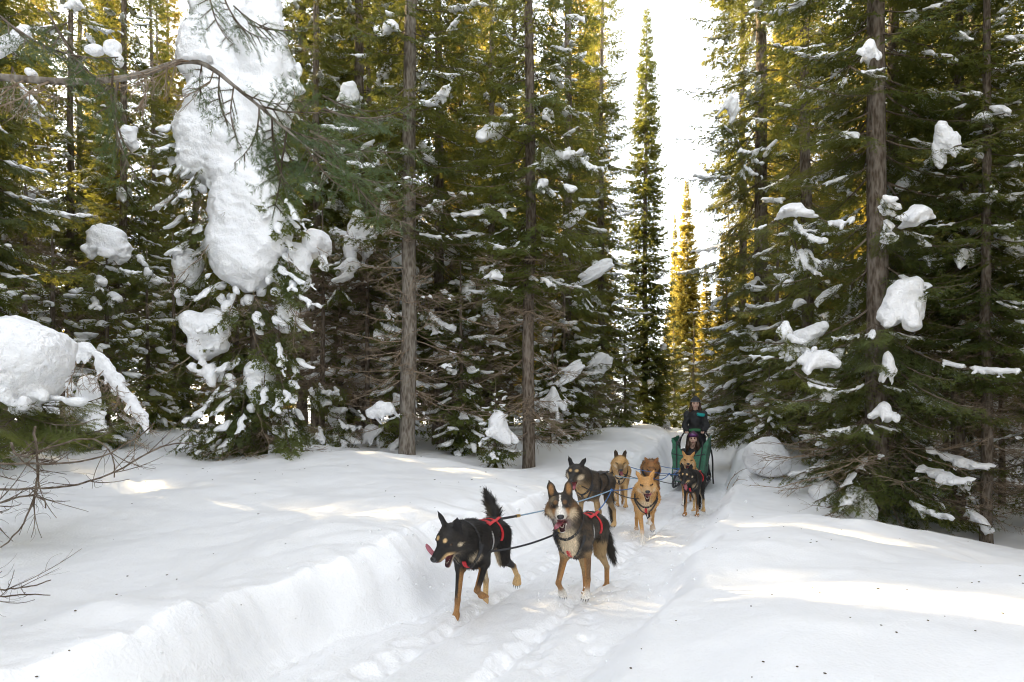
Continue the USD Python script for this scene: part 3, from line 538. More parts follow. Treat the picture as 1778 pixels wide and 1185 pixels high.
# the snow-plastered leaning tree
t = thing('snow_plastered_fir', 'giant leaning slab of lumpy snow plastered over a tall fir', 'tree')
from shapely import Polygon, Point
def pxfill(poly, r0, n, d, thick, h, seed, drip=(), amp=.05):
    """a mass of snow filling an outline: many overlapping lumps at jittered depths, ragged along its lower edge"""
    r = rngf(seed); s = FPX / d; inner = Polygon(poly).buffer(-r0 * .9); B = Blob(); x0, y0, x1, y1 = inner.bounds; k = 0
    while k < n:
        q = (r.uniform(x0, x1), r.uniform(y0, y1)); rr = r0 * r.uniform(.75, 1.2)
        if inner.contains(Point(q)): B.ball(P(q[0], q[1], d) + [0, r.normal(0, .10), 0], (rr / s * r.uniform(.9, 1.2), thick * r.uniform(.8, 1.2), rr / s * r.uniform(.8, 1.3)), k=.15); k += 1
    for x, y in drip:
        for _ in range(3): rr = r.uniform(4, 9); B.ball(P(x + r.normal(0, 8), y + r.normal(0, 7), d) + [0, r.normal(-.05, .1), 0], np.array([rr, rr * 1.1, rr * r.uniform(1, 1.8)]) / s, k=.06)
    nz = lambda X: (meshkit.fbm(X * 3.2 + seed, 2, seed) - .5) * amp * 1.4 + (meshkit.fbm(X * [9, 9, 14] + seed, 4, seed + 5) - .5) * amp * 1.7
    return B.mesh(h, nz)
for poly, d_, n_, drip in [
    ([(345, -60), (334, 60), (324, 150), (306, 245), (312, 318), (350, 330), (378, 318), (372, 350), (356, 415), (360, 488), (392, 512), (402, 540), (428, 508), (470, 492), (500, 470), (500, 420), (486, 360), (470, 300), (482, 250), (502, 205), (506, 160), (520, 112), (496, 55), (470, -60)], 10.0, 170, [(322, 316), (345, 328), (365, 322), (310, 280), (508, 150), (515, 118), (370, 495), (390, 512), (402, 538), (425, 512), (450, 500), (480, 490), (495, 470)]),
    ([(498, 425), (520, 418), (540, 455), (528, 490), (520, 555), (500, 565), (480, 555), (498, 500)], 10.15, 18, [(485, 552), (515, 560), (500, 565)]),
    ([(322, 525), (350, 512), (392, 540), (404, 600), (385, 640), (368, 612), (345, 640), (322, 600)], 9.9, 20, [(345, 640), (385, 640), (395, 660), (370, 655)]),
    ([(436, 632), (452, 628), (472, 672), (466, 692), (446, 690), (440, 710), (430, 700), (438, 668), (416, 684), (412, 672)], 10.05, 12, [(445, 700), (420, 682)]),
    ([(312, 420), (338, 410), (348, 470), (330, 520), (312, 500)], 10.3, 12, [(320, 515)]),
    ([(528, 372), (545, 378), (572, 450), (560, 462), (535, 430)], 10.5, 10, [(560, 460)])]:
    v, f = pxfill(poly, 32 if n_ > 30 else 13, n_, d_, .30 if n_ > 30 else .14, .028, int(poly[0][0]), drip); obj('snow_mass' if n_ > 30 else 'snow_clump', (v, f), 'tree_snow', t, smooth=True)
tk = np.array([P(455, 790, 10.6), P(445, 600, 10.6), P(432, 350, 10.5), P(418, 100, 10.5), P(405, -140, 10.5)]); v, f = tube(spline(tk, 24), np.linspace(.10, .05, 24), 12); obj('trunk', (v, f), 'bark', t, smooth=True)
N, W, C = [], [], []; r = rngf(77)
for i in range(110):
    q = r.random() ** 1.4; o = np.array([np.interp(q, np.linspace(0, 1, 5), tk[:, c]) for c in range(3)]); a = r.uniform(math.pi, 2 * math.pi) if i % 3 else r.uniform(0, 6.28); l = r.uniform(.7, 1.15)
    if o[2] < 3.4:
        m, ax = DEAD[1.1, i % 4]; Rm = rotm(a, -.4 + r.normal(0, .2), r.normal(0, .4)); C.append((m[0] * l @ Rm.T + o, m[1]))
    if i % 2 == 0 and o[2] > .8:
        n_, w_ = attach(BOUGHS['mid', .9, i % 2], o, [math.cos(a), math.sin(a) * .5, -.7], r.normal(0, .5), l * 1.0); N.append(n_); W.append(w_)
for i, (px, py, l) in enumerate([(318, 330, .7), (350, 335, .8), (385, 325, .6), (312, 290, .6), (330, 150, .7), (340, 60, .7), (510, 150, .8), (505, 220, .7), (490, 60, .7), (370, 500, .8), (400, 530, .7), (440, 505, .8), (480, 490, .9), (500, 440, .8), (365, 420, .8), (350, 560, .9), (330, 620, .8), (380, 640, .9), (515, 540, .8), (500, 560, .9), (440, 700, .8), (460, 650, .7), (322, 470, .9), (335, 520, .8), (550, 430, .7)]):
    o = P(px, py, 9.85 if i % 2 else 9.7); a = -math.pi / 2 + (px - 415) / 90 + r.normal(0, .5)
    m, ax = DEAD[.6 if i % 2 else 1.1, i % 4]; C.append(((m[0] * l * .8) @ rotm(a, -.75 + r.normal(0, .25), r.normal(0, .4)).T + o, m[1]))
    n_, w_ = attach(BOUGHS['fine', .5, i % 2], o + [0, .1, -.03], [math.cos(a), math.sin(a) * .7, -1.0], r.normal(0, .5), l * 1.1); N.append(n_); W.append(w_)
SG = []
for i in range(120):
    q = r.random(); py = 200 + 560 * q; sd = r.choice([-1, 1]); w_ = np.interp(py, [200, 320, 420, 500, 640, 760], [95, 85, 75, 75, 90, 100]) ; px = np.interp(py, [200, 320, 420, 760], [408, 410, 428, 430]) + sd * w_ * (r.uniform(.6, 1.05) if py < 500 else r.uniform(.0, 1.0)); o = P(px, py, 10 + r.uniform(-.3, .3)); a = (0 if sd > 0 else math.pi) - sd * r.uniform(.3, 1.5); dr = [math.cos(a), math.sin(a) * .7, -r.uniform(.6, 1.4)]
    Lb = (.5, .9)[i % 2]; n_, w2 = attach(BOUGHS['mid', Lb, i % 3], o, dr, r.normal(0, .3), r.uniform(.6, .95)); N.append(n_); W.append(w2)
    if i % 4 != 3: sm = SNOWB['mid', Lb, i % 3][i % 3]; sc_ = r.uniform(.75, 1.1); SG.append(attach((sm, sm), o, dr, 0.0, sc_)[0])
obj('bough_snow', cat_mesh(SG), 'tree_snow', t, smooth=True, kind='stuff')
obj('crown', cat_mesh(N), 'needles', t); obj('branches', cat_mesh(W), 'twig_bark', t); obj('dead_branches', cat_mesh(C), 'dead_twig', t)
# signature clumps of snow, each on its own bough
def clump(px, py, d, w, hgt, kind, k, label, yaw=0.0, pit=0.0, th=None, green=True, lean=0.0):
    """w and hgt in photograph pixels"""
    s = FPX / d; t = thing('snow_clump', label, 'snow clump', 'single clumps of snow on boughs'); sx, sz = w / s, hgt / s; c = P(px, py, d)
    N, W, SS = [], [], []; r = rngf(int(px + py))
    if kind == 'layer':
        for q in range(k):
            o = c + [sx * r.uniform(-.38, .30), r.uniform(-.12, .18), sz * r.uniform(-.15, .48)]; sg = 1 if yaw == 0 else -1; a = (0 if sg > 0 else math.pi) - sg * r.uniform(.2, 1.3); dr = unit([math.cos(a), math.sin(a) * .6, -math.tan(r.uniform(.45, 1.15))]); l_ = max(sx, sz) * r.uniform(.55, .85); Lb = .5 if l_ < .5 else .9
            m_, b_ = SNOWB['fine', Lb, q % 2][q % 3]; SS.append(attach(((m_ * [1, 1.15, 1.9]), m_), o, dr, r.normal(0, .3), l_ / Lb)[0] if False else ((m_ * [1, 1.15, 1.9]) * (l_ / Lb) @ rotm(math.atan2(dr[1], dr[0]), math.asin(dr[2]), r.normal(0, .3)).T + o, b_))
            n_, w_ = attach(BOUGHS['fine', Lb, q % 2], o - [0, 0, .02], dr, r.normal(0, .2), l_ / Lb * 1.12); N.append(n_); W.append(w_)
        obj('bough_snow', cat_mesh(SS), 'tree_snow', t, smooth=True); obj('needles', cat_mesh(N), 'needles', t, kind='stuff'); obj('twigs', cat_mesh(W), 'twig_bark', t, kind='stuff'); return
    v, f = SNOW[kind, k, 'hi']; ext = np.ptp(v, axis=0); v = (v - (v.max(0) + v.min(0)) / 2) / ext
    v = (v * [sx, th or min(.8 * sx, .5), sz]); v = v @ rotm(yaw, pit, lean).T; r = rngf(int(px + py)); v = v + (meshkit.fbm(v * 5 + px, 3, 3) - .5)[:, None] * unit(v) * .08; v = lap(v, f, 3, .5) + c
    obj('snow', (v, f), 'tree_snow', t, smooth=True)
    N, W, SS = [], [], []
    for q in range(4 if green else 1):
        a = r.uniform(0, 6.28) if q else yaw; o = c + np.array([-math.cos(yaw) * sx * .45, .15, -sz * .30]) ; 
        n_, w_ = attach(BOUGHS['mid' if d > 10 else 'fine', .9, q % 2], o, [math.cos(a), math.sin(a) * .6, -.35 + pit], r.normal(0, .3), (l_ := min(1.3, max(.6, sx * 1.25)))); N.append(n_); W.append(w_)
        if green and q != 1: sm = SNOWB['mid' if d > 10 else 'fine', .9, q % 2][q % 3]; SS.append(attach((sm, sm), o, [math.cos(a), math.sin(a) * .6, -.35 + pit], 0.0, l_)[0])
    if SS: obj('bough_snow', cat_mesh(SS), 'tree_snow', t, smooth=True, kind='stuff')
    if green: obj('needles', cat_mesh(N), 'needles', t, kind='stuff')
    obj('twigs', cat_mesh(W), 'twig_bark', t, kind='stuff')
for a in [
    (1565, 530, 8.9, 80, 100, 'dome', 1, 'tall rounded snow cap in front of the large right-hand trunk'), (1390, 405, 9.4, 62, 110, 'layer', 7, 'torn snow drape hanging left of the large right-hand trunk', 0, -.9), (1385, 368, 9.3, 70, 30, 'finger', 1, 'flat snow patch just above the torn snow drape'),
    (1508, 92, 8.8, 52, 44, 'finger', 2, 'bright snow patch high on the large right-hand trunk'), (1525, 365, 8.8, 50, 70, 'layer', 5, 'snow drape on the middle of the large right-hand trunk', 0, -.5), (1590, 372, 8.8, 74, 40, 'finger', 4, 'fingered snow patch right of the middle of the large right-hand trunk'),
    (1368, 565, 9.2, 50, 84, 'layer', 5, 'snow drape above the round mound by the trail', 0, -.8), (1420, 630, 9.0, 74, 48, 'finger', 3, 'fingered snow patch low left of the large right-hand trunk'), (1530, 715, 8.8, 48, 40, 'finger', 5, 'small fingered snow patch on the lower large right-hand trunk'), (1540, 640, 8.8, 34, 60, 'finger', 0, 'narrow snow patch on the large right-hand trunk'),
    (1690, 730, 10.6, 70, 90, 'layer', 7, 'pale shaded snow drapes between the two thin right-hand trunks'), (1690, 810, 10.5, 40, 70, 'drape', 5, 'snow drape under the pale shaded drapes', 0, -1.0), (1712, 305, 11, 62, 70, 'layer', 6, 'shaded snow disc high beside the right edge'), (1745, 370, 10.6, 90, 60, 'layer', 6, 'shaded snow mass at the right edge'),
    (1268, 190, 15, 34, 46, 'drape', 4, 'clawed snow clump at the right side of the sky gap', 0, -.6), (1290, 270, 14.5, 34, 84, 'layer', 4, 'long snow drape at the right side of the sky gap', 0, -1.0), (1440, 260, 11, 30, 110, 'layer', 4, 'thin hanging snow streak between the right-hand firs', 0, -1.2), (1430, 165, 11, 64, 40, 'finger', 2, 'snow fan high between the right-hand firs'),
    (968, 255, 11.6, 84, 110, 'layer', 8, 'large sloping snow drape right of the slim brown trunk', 0, -.75), (950, 310, 11.4, 70, 50, 'layer', 5, 'fingered snow patch below the large sloping drape'), (1026, 475, 14, 30, 90, 'drape', 2, 'narrow snow drape on the edge of the left forest', 0, -1.2), (992, 380, 13.5, 26, 60, 'drape', 5, 'small snow drape right of the slim brown trunk', 0, -1.1),
    (625, 415, 12.6, 56, 96, 'dome', 4, 'rounded snow pillar left of the pale trunk'), (603, 165, 13, 40, 46, 'dome', 1, 'small rounded snow cap high left of the pale trunk'), (600, 470, 12.4, 34, 60, 'drape', 0, 'small snow tongue under the rounded snow pillar', 0, -1.1), (672, 410, 12.8, 40, 70, 'layer', 5, 'snowy boughs half hidden by the pale trunk'),
    (668, 545, 12.8, 66, 80, 'layer', 7, 'broad snow fan left of the pale trunk'), (736, 535, 12.9, 34, 110, 'layer', 5, 'snow streak right of the pale trunk', 0, 1.2), (872, 745, 11.4, 60, 70, 'finger', 1, 'ragged snow clump at the foot of the slim brown trunk'), (665, 720, 11.6, 50, 46, 'drape', 3, 'drooping snow tongue low left of the pale trunk', 0, .6),
    (857, 478, 11.5, 36, 18, 'finger', 5, 'small white snow pad left of the slim brown trunk'), (185, 425, 10.2, 78, 70, 'dome', 3, 'domed snow cap on top of the lumpy snow column'), (190, 490, 10.3, 66, 90, 'layer', 6, 'shaded snow body of the lumpy snow column', 0), (255, 455, 12.2, 44, 70, 'layer', 5, 'snowy boughs right of the lumpy snow column'), (222, 240, 13, 40, 44, 'dome', 2, 'tilted snow cap under the overhanging bough'),
    (15, 75, 6.5, 30, 90, 'drape', 2, 'long snow streak in the upper left corner', 0, -1.1), (130, 10, 7, 36, 26, 'finger', 3, 'small snow pad at the top left'), (425, 740, 11, 78, 40, 'dome', 1, 'low snow cushion at the foot of the snow-plastered tree'), (565, 680, 12.8, 70, 80, 'layer', 7, 'grey snowy boughs deep behind the snow-plastered tree'), (570, 745, 12.4, 90, 80, 'layer', 7, 'shaded snowy boughs low left of the pale trunk'),
    (493, 745, 11.2, 54, 70, 'dome', 2, 'smooth snow hump right of the snow-plastered tree'), (960, 700, 13.5, 50, 60, 'finger', 2, 'snow clump on the left bank behind the dogs'), (985, 650, 14, 30, 70, 'drape', 5, 'hanging snow on the left bank behind the dogs', 0, -1.1), (1030, 640, 17, 40, 80, 'drape', 0, 'snow streaks under the left edge of the sky gap', 0, -1.1)]:
    kw = dict(zip(('yaw', 'pit'), a[8:])); clump(*a[:8], **kw)
# mounds on the ground
def mound(px, py, d, w, hgt, label, seed, th=.4):
    t = obj('snow_mound', pxblob([(px, py, w, hgt), (px + w * .3, py + hgt * .4, w * .75, hgt * .8), (px - w * .25, py + hgt * .2, w * .7, hgt * .7)], d, th, .03, .09, 2.4, 7., seed=seed, k=.25), 'tree_snow', smooth=True, label=label, cat='snow mound')
mound(1330, 788, 11.6, 30, 28, 'big round snow mound beside the trail under the right-hand boughs', 3)
mound(1428, 856, 9.8, 12, 16, 'small snow hump beside the large right-hand trunk', 4, .15); mound(1492, 880, 9.2, 12, 24, 'narrow snow hump leaning on the large right-hand trunk', 5, .12)
# the small fir under a snow dome at the left edge
t = thing('young_fir', 'small fir under a big smooth snow dome at the left edge', 'tree'); d0 = 5.4
v, f = pxfill([(-50, 575), (10, 563), (58, 568), (92, 596), (100, 622), (78, 655), (72, 690), (55, 712), (36, 702), (20, 672), (-50, 690)], 18, 60, d0, .16, .016, 5, [(38, 705), (55, 712), (70, 690), (20, 675)], .035); obj('snow_dome', (v, f), 'tree_snow', t, smooth=True)
v, f = pxblob([(95, 692, 22, 7), (130, 698, 20, 9), (70, 688, 16, 9)], d0 + .05, .07, .014, .02, seed=8, k=.04); obj('snow_clump', (v, f), 'tree_snow', t, smooth=True)
st = np.array([P(-40, 940, d0 + .2), P(-20, 780, d0 + .2), P(20, 650, d0)]); v, f = tube(spline(st, 10), np.linspace(.024, .012, 10), 8); obj('trunk', (v, f), 'bark', t, smooth=True)
N, W = [], []; r = rngf(31)
NB = {(L, k): near_bough(L, 60 + k + int(L * 10), .026, .006, .010, .06) for L in (.45, .8) for k in range(3)}
for i in range(16):
    a = r.uniform(-1.3, 1.0) if i % 2 else r.uniform(0, 6.28); n_, w_ = attach(NB[.8 if i % 3 else .45, i % 3], P(25, r.uniform(690, 770), d0), [math.cos(a), math.sin(a), r.uniform(-.5, .1)], r.normal(0, .3), .9); N.append(n_); W.append(w_)
obj('crown', cat_mesh(N), 'needles', t); obj('branches', cat_mesh(W), 'twig_bark', t)
# lichen-hung twigs and the bent sapling
t = thing('bent_sapling', 'bare sapling bent into an arch under a rope of snow', 'sapling'); d1 = 8.2
arc = np.array([P(x, y, d1) for x, y in [(112, 780), (108, 700), (118, 640), (140, 612), (170, 625), (205, 668), (235, 710), (258, 738)]]); c_ = spline(arc, 40); v, f = tube(c_, np.linspace(.035, .010, 40), 8); obj('stem', (v, f), 'bark', t, smooth=True)
for i, (a, b) in enumerate([(12, 22), (22, 31), (31, 39)]):
    B = Blob()
    for q in range(a, b): B.cone(c_[q] + [0, -.02, .05], c_[q+1 if q < 39 else 39] + [0, -.02, .05], (.085, .065, .04)[i] * r.uniform(.5, 1.3), .05 - .012 * i, .03); B.cone(c_[q] + [r.normal(0, .03), -.02, .02], c_[q] + [r.normal(0, .04), -.03, -r.uniform(.03, .14)], .05, .025, .03)
    v, f = B.mesh(.016, lambda X: (meshkit.fbm(X * 14, 3, 3) - .5) * .06); obj('snow_clump', (v, f), 'tree_snow', t, smooth=True)
C = []
for q in range(6, 38, 2):
    m, ax = DEAD[.6, q % 4]; Rm = rotm(r.uniform(-1.9, -.4), -r.uniform(.4, 1.3), r.normal(0, .5)); C.append((m[0] * r.uniform(.6, 1.2) @ Rm.T + c_[q], m[1]))
obj('twigs', cat_mesh(C), 'dead_twig', t, kind='stuff')
for i, (px, py, d, w, h_) in enumerate([(95, 655, 8.6, 34, 34), (150, 690, 8.8, 26, 40), (165, 735, 8.6, 22, 22), (105, 700, 8.8, 26, 26)]):
    clump(px, py, d, w * 2, h_ * 2, 'dome', i, ['shaded snow pillow behind the bent sapling', 'tall shaded snow pillow inside the sapling arch', 'small snow ball under the sapling arch', 'low snow pillow left under the sapling arch'][i], green=False)
# the long bough reaching across the upper left
t = thing('fir_bough', 'long lichen-grey fir bough reaching across the upper left corner', 'bough'); D = 3.4
mp = np.array([P(-120, 132, D + .1), P(0, 134, D), P(90, 141, D), P(190, 139, D), P(262, 124, D), P(340, 107, D), P(395, 140, D), P(450, 185, D - .05), P(520, 245, D - .1), P(600, 300, D - .15)]); c_ = spline(mp, 60); v, f = tube(c_, np.interp(np.linspace(0, 1, 60), [0, .6, .7, 1], [.020, .013, .008, .003]), 9); n3 = (meshkit.fbm(v * 60, 2, 3) - .5)[:, None] * .005; obj('branch', (v + n3, f), 'pale_bark', t, smooth=True)
N, W = [], []; r = rngf(8)
NN = [near_bough(L, 80 + i, .021, .0042, .0075, .055) for i, L in enumerate((.22, .32, .42, .5))]
def add(px, py, d, dr, L, roll=0.0, sc=1.0): n_, w_ = attach(NN[L], P(px, py, d), dr, roll, sc); N.append(n_); W.append(w_)
for px, py, dr, L in [(350, 112, (.15, -.1, -1), 0), (380, 130, (.25, -.2, -.9), 1), (405, 150, (.1, -.1, -1), 1), (420, 160, (.9, -.1, -.2), 1), (445, 180, (1, .1, -.05), 2), (450, 185, (-.3, -.1, -1), 1), (470, 205, (.3, -.2, -1), 2), (490, 220, (1, 0, -.15), 2), (500, 230, (-.2, .1, -1), 2), (520, 245, (.6, -.3, -.7), 2), (545, 262, (.9, .1, .1), 1), (580, 285, (1, -.2, -.3), 2), (600, 300, (.8, 0, -.7), 2)]: add(px, py, D - .05, dr, L, r.normal(0, .4))
for px, py, dr, L in [(362, -8, (.35, -.1, -.8), 1), (385, -10, (.5, -.2, -.6), 2), (405, 10, (.8, 0, -.4), 1), (430, 40, (.7, 0, -.05), 1)]: add(px, py, D + .2, dr, L, r.normal(0, .3))
for px, py, dr, L in [(560, 190, (1, -.2, -.1), 2), (540, 230, (1, -.1, -.25), 3), (560, 165, (.9, 0, -.2), 1)]: add(px, py, 3.0, dr, L, r.normal(0, .3))
for px, py, dr, L in [(80, 20, (.6, 0, -.7), 2), (195, 120, (.15, 0, -1), 1), (205, 140, (.2, 0, -1), 2), (-10, 20, (.9, 0, -.4), 3)]: add(px, py, 2.8, dr, L, r.normal(0, .4), 1.1)
obj('needles', cat_mesh(N), 'near_needles', t); obj('twigs', cat_mesh(W), 'twig_bark', t, kind='stuff')
for i, bl in enumerate([[(345, 98, 16, 7), (330, 103, 14, 5), (360, 104, 9, 5)], [(55, 128, 10, 8)], [(195, 85, 16, 16), (205, 105, 10, 12)], [(165, 88, 16, 10)]]):
    v, f = pxblob(bl, D, .035, .006, .012, 14, 40, 3 + i, .02); obj('snow_cap', (v, f), 'tree_snow', t, smooth=True)
C = []
for i in range(12):
    q = int(r.integers(0, 38)); m, ax = DEAD[.6, i % 4]; Rm = rotm(r.uniform(-2.8, -.3), -r.uniform(.3, 1.2), r.normal(0, .5)); C.append((m[0] * [.75] * r.uniform(.5, 1.1) @ Rm.T + c_[q], m[1]))
obj('dead_twigs', cat_mesh(C), 'dead_twig', t, kind='stuff')
# the bare shrub in the lower left
def shrub(name, label, curves, d, seed, r0=.007, kids=9):
    r = rngf(seed); t = thing(name, label, 'shrub'); A, Bq, R0, R1 = [], [], [], []
    def grow(p, ra, depth):
        A.append(p[:-1]); Bq.append(p[1:]); k = np.linspace(ra, ra * .45, len(p)); R0.append(k[:-1]); R1.append(k[1:])
        if depth == 0: return
        for q in r.uniform(.12, .97, kids if depth == 2 else 3):
            i = int(q * (len(p) - 2)); d_ = unit(p[i+1] - p[i]); s = unit(d_ + r.normal(0, .75, 3) * [1, .6, 1]); l = (.28 if depth == 2 else .10) * r.uniform(.4, 1.1)
            m = p[i] + s * l * .5; e = m + unit(s + d_ * .3 + [0, 0, .25]) * l * .5; grow(spline([p[i], m + r.normal(0, .01, 3), e], 7), ra * .55 * (1 - .4 * q), depth - 1)
    for c in curves: 
        pts = np.array([P(x, y, d + dd) for x, y, dd in c]); b = spline(pts, 22); b += r.normal(0, .0025, b.shape)
        A0 = len(A); grow(b, r0, 2); obj('branch', sticks(np.vstack(A[A0:]), np.vstack(Bq[A0:]), np.concatenate(R0[A0:]), np.concatenate(R1[A0:]), 5), 'twig_bark', t)
shrub('bare_shrub', 'leafless shrub with long dark twigs arching in from the left edge', [[(-60, 862, .2), (0, 850, 0), (80, 849, 0), (150, 838, -.05), (215, 812, -.1), (262, 785, -.1), (335, 768, 0)], [(-60, 830, .2), (0, 805, .1), (90, 806, .1), (150, 800, .1), (215, 775, .1), (268, 735, .1)], [(60, 740, .3), (65, 800, .15), (60, 860, .05), (40, 910, 0), (0, 950, -.1)], [(20, 770, .3), (50, 790, .2), (110, 770, .2), (200, 830, .1)], [(-40, 900, .1), (10, 870, 0), (60, 862, 0), (82, 882, -.05)]], 3.3, 3)
shrub('bare_shrub', 'small leafless twig poking in low at the left edge', [[(-50, 1040, .1), (0, 1025, 0), (50, 1018, 0), (88, 1008, 0)], [(-40, 1050, .1), (0, 1036, 0), (60, 1033, 0), (86, 1035, 0)]], 2.75, 4, .005, 4)
# specks of bark and needles, fallen twigs
r = rngf(12); sp = []
for _ in range(190):
    d = r.uniform(2.3, 9) if r.random() < .8 else r.uniform(9, 13); px = r.uniform(-20, 1800); x = (px - CX) / FPX * d; u = float(trail_u(x, d))
    if abs(u) < .9 and r.random() < .75: continue
    s = r.uniform(.002, .0052) * (1 + .1 * d); v, f = _ico[1]; v = v * [s * r.uniform(.6, 1.6), s, s * .5]; sp.append((v @ rotm(r.uniform(0, 6.28), 0).T + [x, d, gz(x, d) + s * .3], f))
obj('bark_flakes', cat_mesh(sp), 'twig_bark', kind='stuff', label='brown bark flakes and needles scattered on the snow', cat='debris')
for px, py, px2, py2, d, lb in [(1262, 738, 1298, 752, 12.5, 'thin dry twig stuck in the snow right of the sled'), (1270, 790, 1293, 808, 11.5, 'short dry twig on the bank right of the sled')]:
    a = np.array([(px - CX) / FPX * d, d]); b = np.array([(px2 - CX) / FPX * d, d - .15]); pts = spline([[*a, gz(*a) + .05], [*((a + b) / 2), gz(*((a + b) / 2)) + .09], [*b, gz(*b) + .01]], 10); tw = thing('fallen_twig', lb, 'twig'); obj('stem', tube(pts, np.linspace(.008, .003, 10), 5), 'dead_twig', tw); obj('side_twig', tube(np.array([pts[4], pts[4] + [.05, .02, .09]]), [.004, .002], 5), 'dead_twig', tw)

r = rngf(19); cr = []
for _ in range(450):
    y = r.uniform(2.2, 14) if r.random() < .75 else r.uniform(2.2, 6); u = r.choice([-1, 1]) * r.normal(.82, .14) if r.random() < .55 else r.uniform(-.8, .8); x = float(xc(y)) + u * 1.06; s_ = r.uniform(.004, .013) * min(1, y / 6) * (1.6 if r.random() < .08 else 1) * (1 if abs(u) > .6 else .6); v, f = _ico[1]
    v = v * s_ * r.uniform(.6, 1.2, 3) * (1 + .5 * (meshkit.noise(v * 2 + len(cr)) - .5))[:, None]; cr.append((v @ rotm(r.uniform(0, 6), r.uniform(0, 1)).T + [x, y, gz(x, y) + s_ * .25], f))
obj('snow_crumbs', cat_mesh(cr), 'trail_snow', kind='stuff', label='loose crumbs of snow scattered along the trail', cat='snow', smooth=True)

sp = []
for px, d, n_ in ((985, 4.85, 60), (1012, 4.95, 70), (790, 4.45, 30), (1118, 7.45, 110), (1205, 9.3, 110), (1085, 9.95, 40)):
    for _ in range(n_):
        x = (px - CX) / FPX * d + r.normal(0, .13); y = d + r.normal(.05, .16); s_ = r.uniform(.0025, .008); v, f = _ico[1]; sp.append((v * s_ * r.uniform(.6, 1.2, 3) + [x, y, gz(x, y) + abs(r.normal(0, .05)) + .002], f))
obj('snow_spray', cat_mesh(sp), 'trail_snow', kind='stuff', label='little flecks of snow kicked up round the running paws', cat='snow')
# ---------------------------------------------------------------- the dog team
mat('fur', {'a': ('attribute', dict(attribute='fur')), 'g': ('texture_coordinate', {}), 'n': ('noise_texture', dict(scale=90, detail=3)), 'h': ('hsv', {}),
            'm': ('map_range', dict(from_min=.3, from_max=.7, to_min=.75, to_max=1.25)), 'p': ('principled_bsdf', dict(roughness=.62, specular_ior_level=.25))},
    [('g.object', 'n.vector'), ('n.fac', 'm.value'), ('m.result', 'h.value'), ('a.color', 'h.color'), ('h.color', 'p.base_color')], 'p.BSDF')
plain('dog_nose', (.012, .011, .012), .28, .2, 60); plain('dog_eye', (.035, .018, .008), .06, .3, 40); plain('tongue', (.30, .085, .11), .35, .2, 60); plain('teeth', (.72, .68, .58), .3, .1)
plain('red_webbing', (.50, .018, .025), .6, .25, 90, .4); plain('black_webbing', (.018, .018, .02), .6, .3, 90, .4); plain('grey_webbing', (.42, .42, .42), .6, .25, 90, .4)
plain('blue_rope', (.03, .13, .36), .6, .3, 120, .5); plain('black_rope', (.015, .015, .018), .6, .3, 120, .5); plain('brass', (.55, .36, .12), .35, .2, 60, metallic=.9); plain('pale_rope', (.25, .38, .50), .6, .25, 120, .5)
PAL = dict(black=(.011, .010, .010), soot=(.030, .026, .022), grey=(.070, .058, .045), brown=(.13, .085, .05), tan=(.34, .175, .065), gold=(.47, .235, .07), pale=(.60, .40, .19), cream=(.60, .49, .34), white=(.72, .69, .64),
           fawn=(.46, .27, .105), rust=(.24, .10, .038), pink=(.30, .08, .09), maroon=(.10, .018, .022))
PAL = {k: np.array(v) for k, v in PAL.items()}
def mix(c, name, w): w = np.clip(w, 0, 1)[:, None]; return c * (1 - w) + PAL[name] * w
def spot(h, c, r, soft=.35): return np.clip((1 + soft - np.linalg.norm((h - c) / r, axis=1)) / (2 * soft), 0, 1)
def ss(a, b, x): t = np.clip((x - a) / (b - a), 0, 1); return t * t * (3 - 2 * t)
def ev(B, X):
    F = np.full(X.shape[:-1], 9.)
    for p in B.p:
        d = B.dist(p, X)
        F = np.maximum(F, -d) if p[8] else np.minimum(F, d) - np.maximum(p[5] - np.abs(F - d), 0) ** 2 / (4 * p[5])
    return F
def grad(B, X, e=.004):
    return unit(np.stack([ev(B, X + np.eye(3)[q] * e) - ev(B, X - np.eye(3)[q] * e) for q in range(3)], -1))
def cast(B, o, d, far=.5, n=160):
    """the outermost surface point on each ray o + t d"""
    t = np.linspace(far, 0, n); X = o[:, None] + d[:, None] * t[None, :, None]; F = ev(B, X); i = np.argmax(F < 0, 1); i = np.maximum(i, 1); k = np.arange(len(o))
    f0, f1 = F[k, i - 1], F[k, i]; w = np.clip(f0 / np.maximum(f0 - f1, 1e-9), 0, 1); return o + d * (t[i - 1] + (t[i] - t[i - 1]) * w)[:, None]
def ribbon(B, pts, w, th=.005, lift=.004, closed=False):
    n = grad(B, pts); p = pts + n * lift
    t = unit(np.roll(p, -1, 0) - np.roll(p, 1, 0)) if closed else unit(np.gradient(p, axis=0)); s = unit(np.cross(t, n)) * w / 2
    v = np.stack([p - s, p + s, p + s + n * th, p - s + n * th], 1).reshape(-1, 3); f = []; m = len(p)
    for i in range(m if closed else m - 1):
        j = (i + 1) % m
        for q in range(4): a, b = i*4+q, i*4+(q+1) % 4; c, d = j*4+(q+1) % 4, j*4+q; f += [[a, b, c], [a, c, d]]
    return v, np.array(f)
def ang(a): a = math.radians(a); return np.array([math.sin(a), 0, -math.cos(a)])
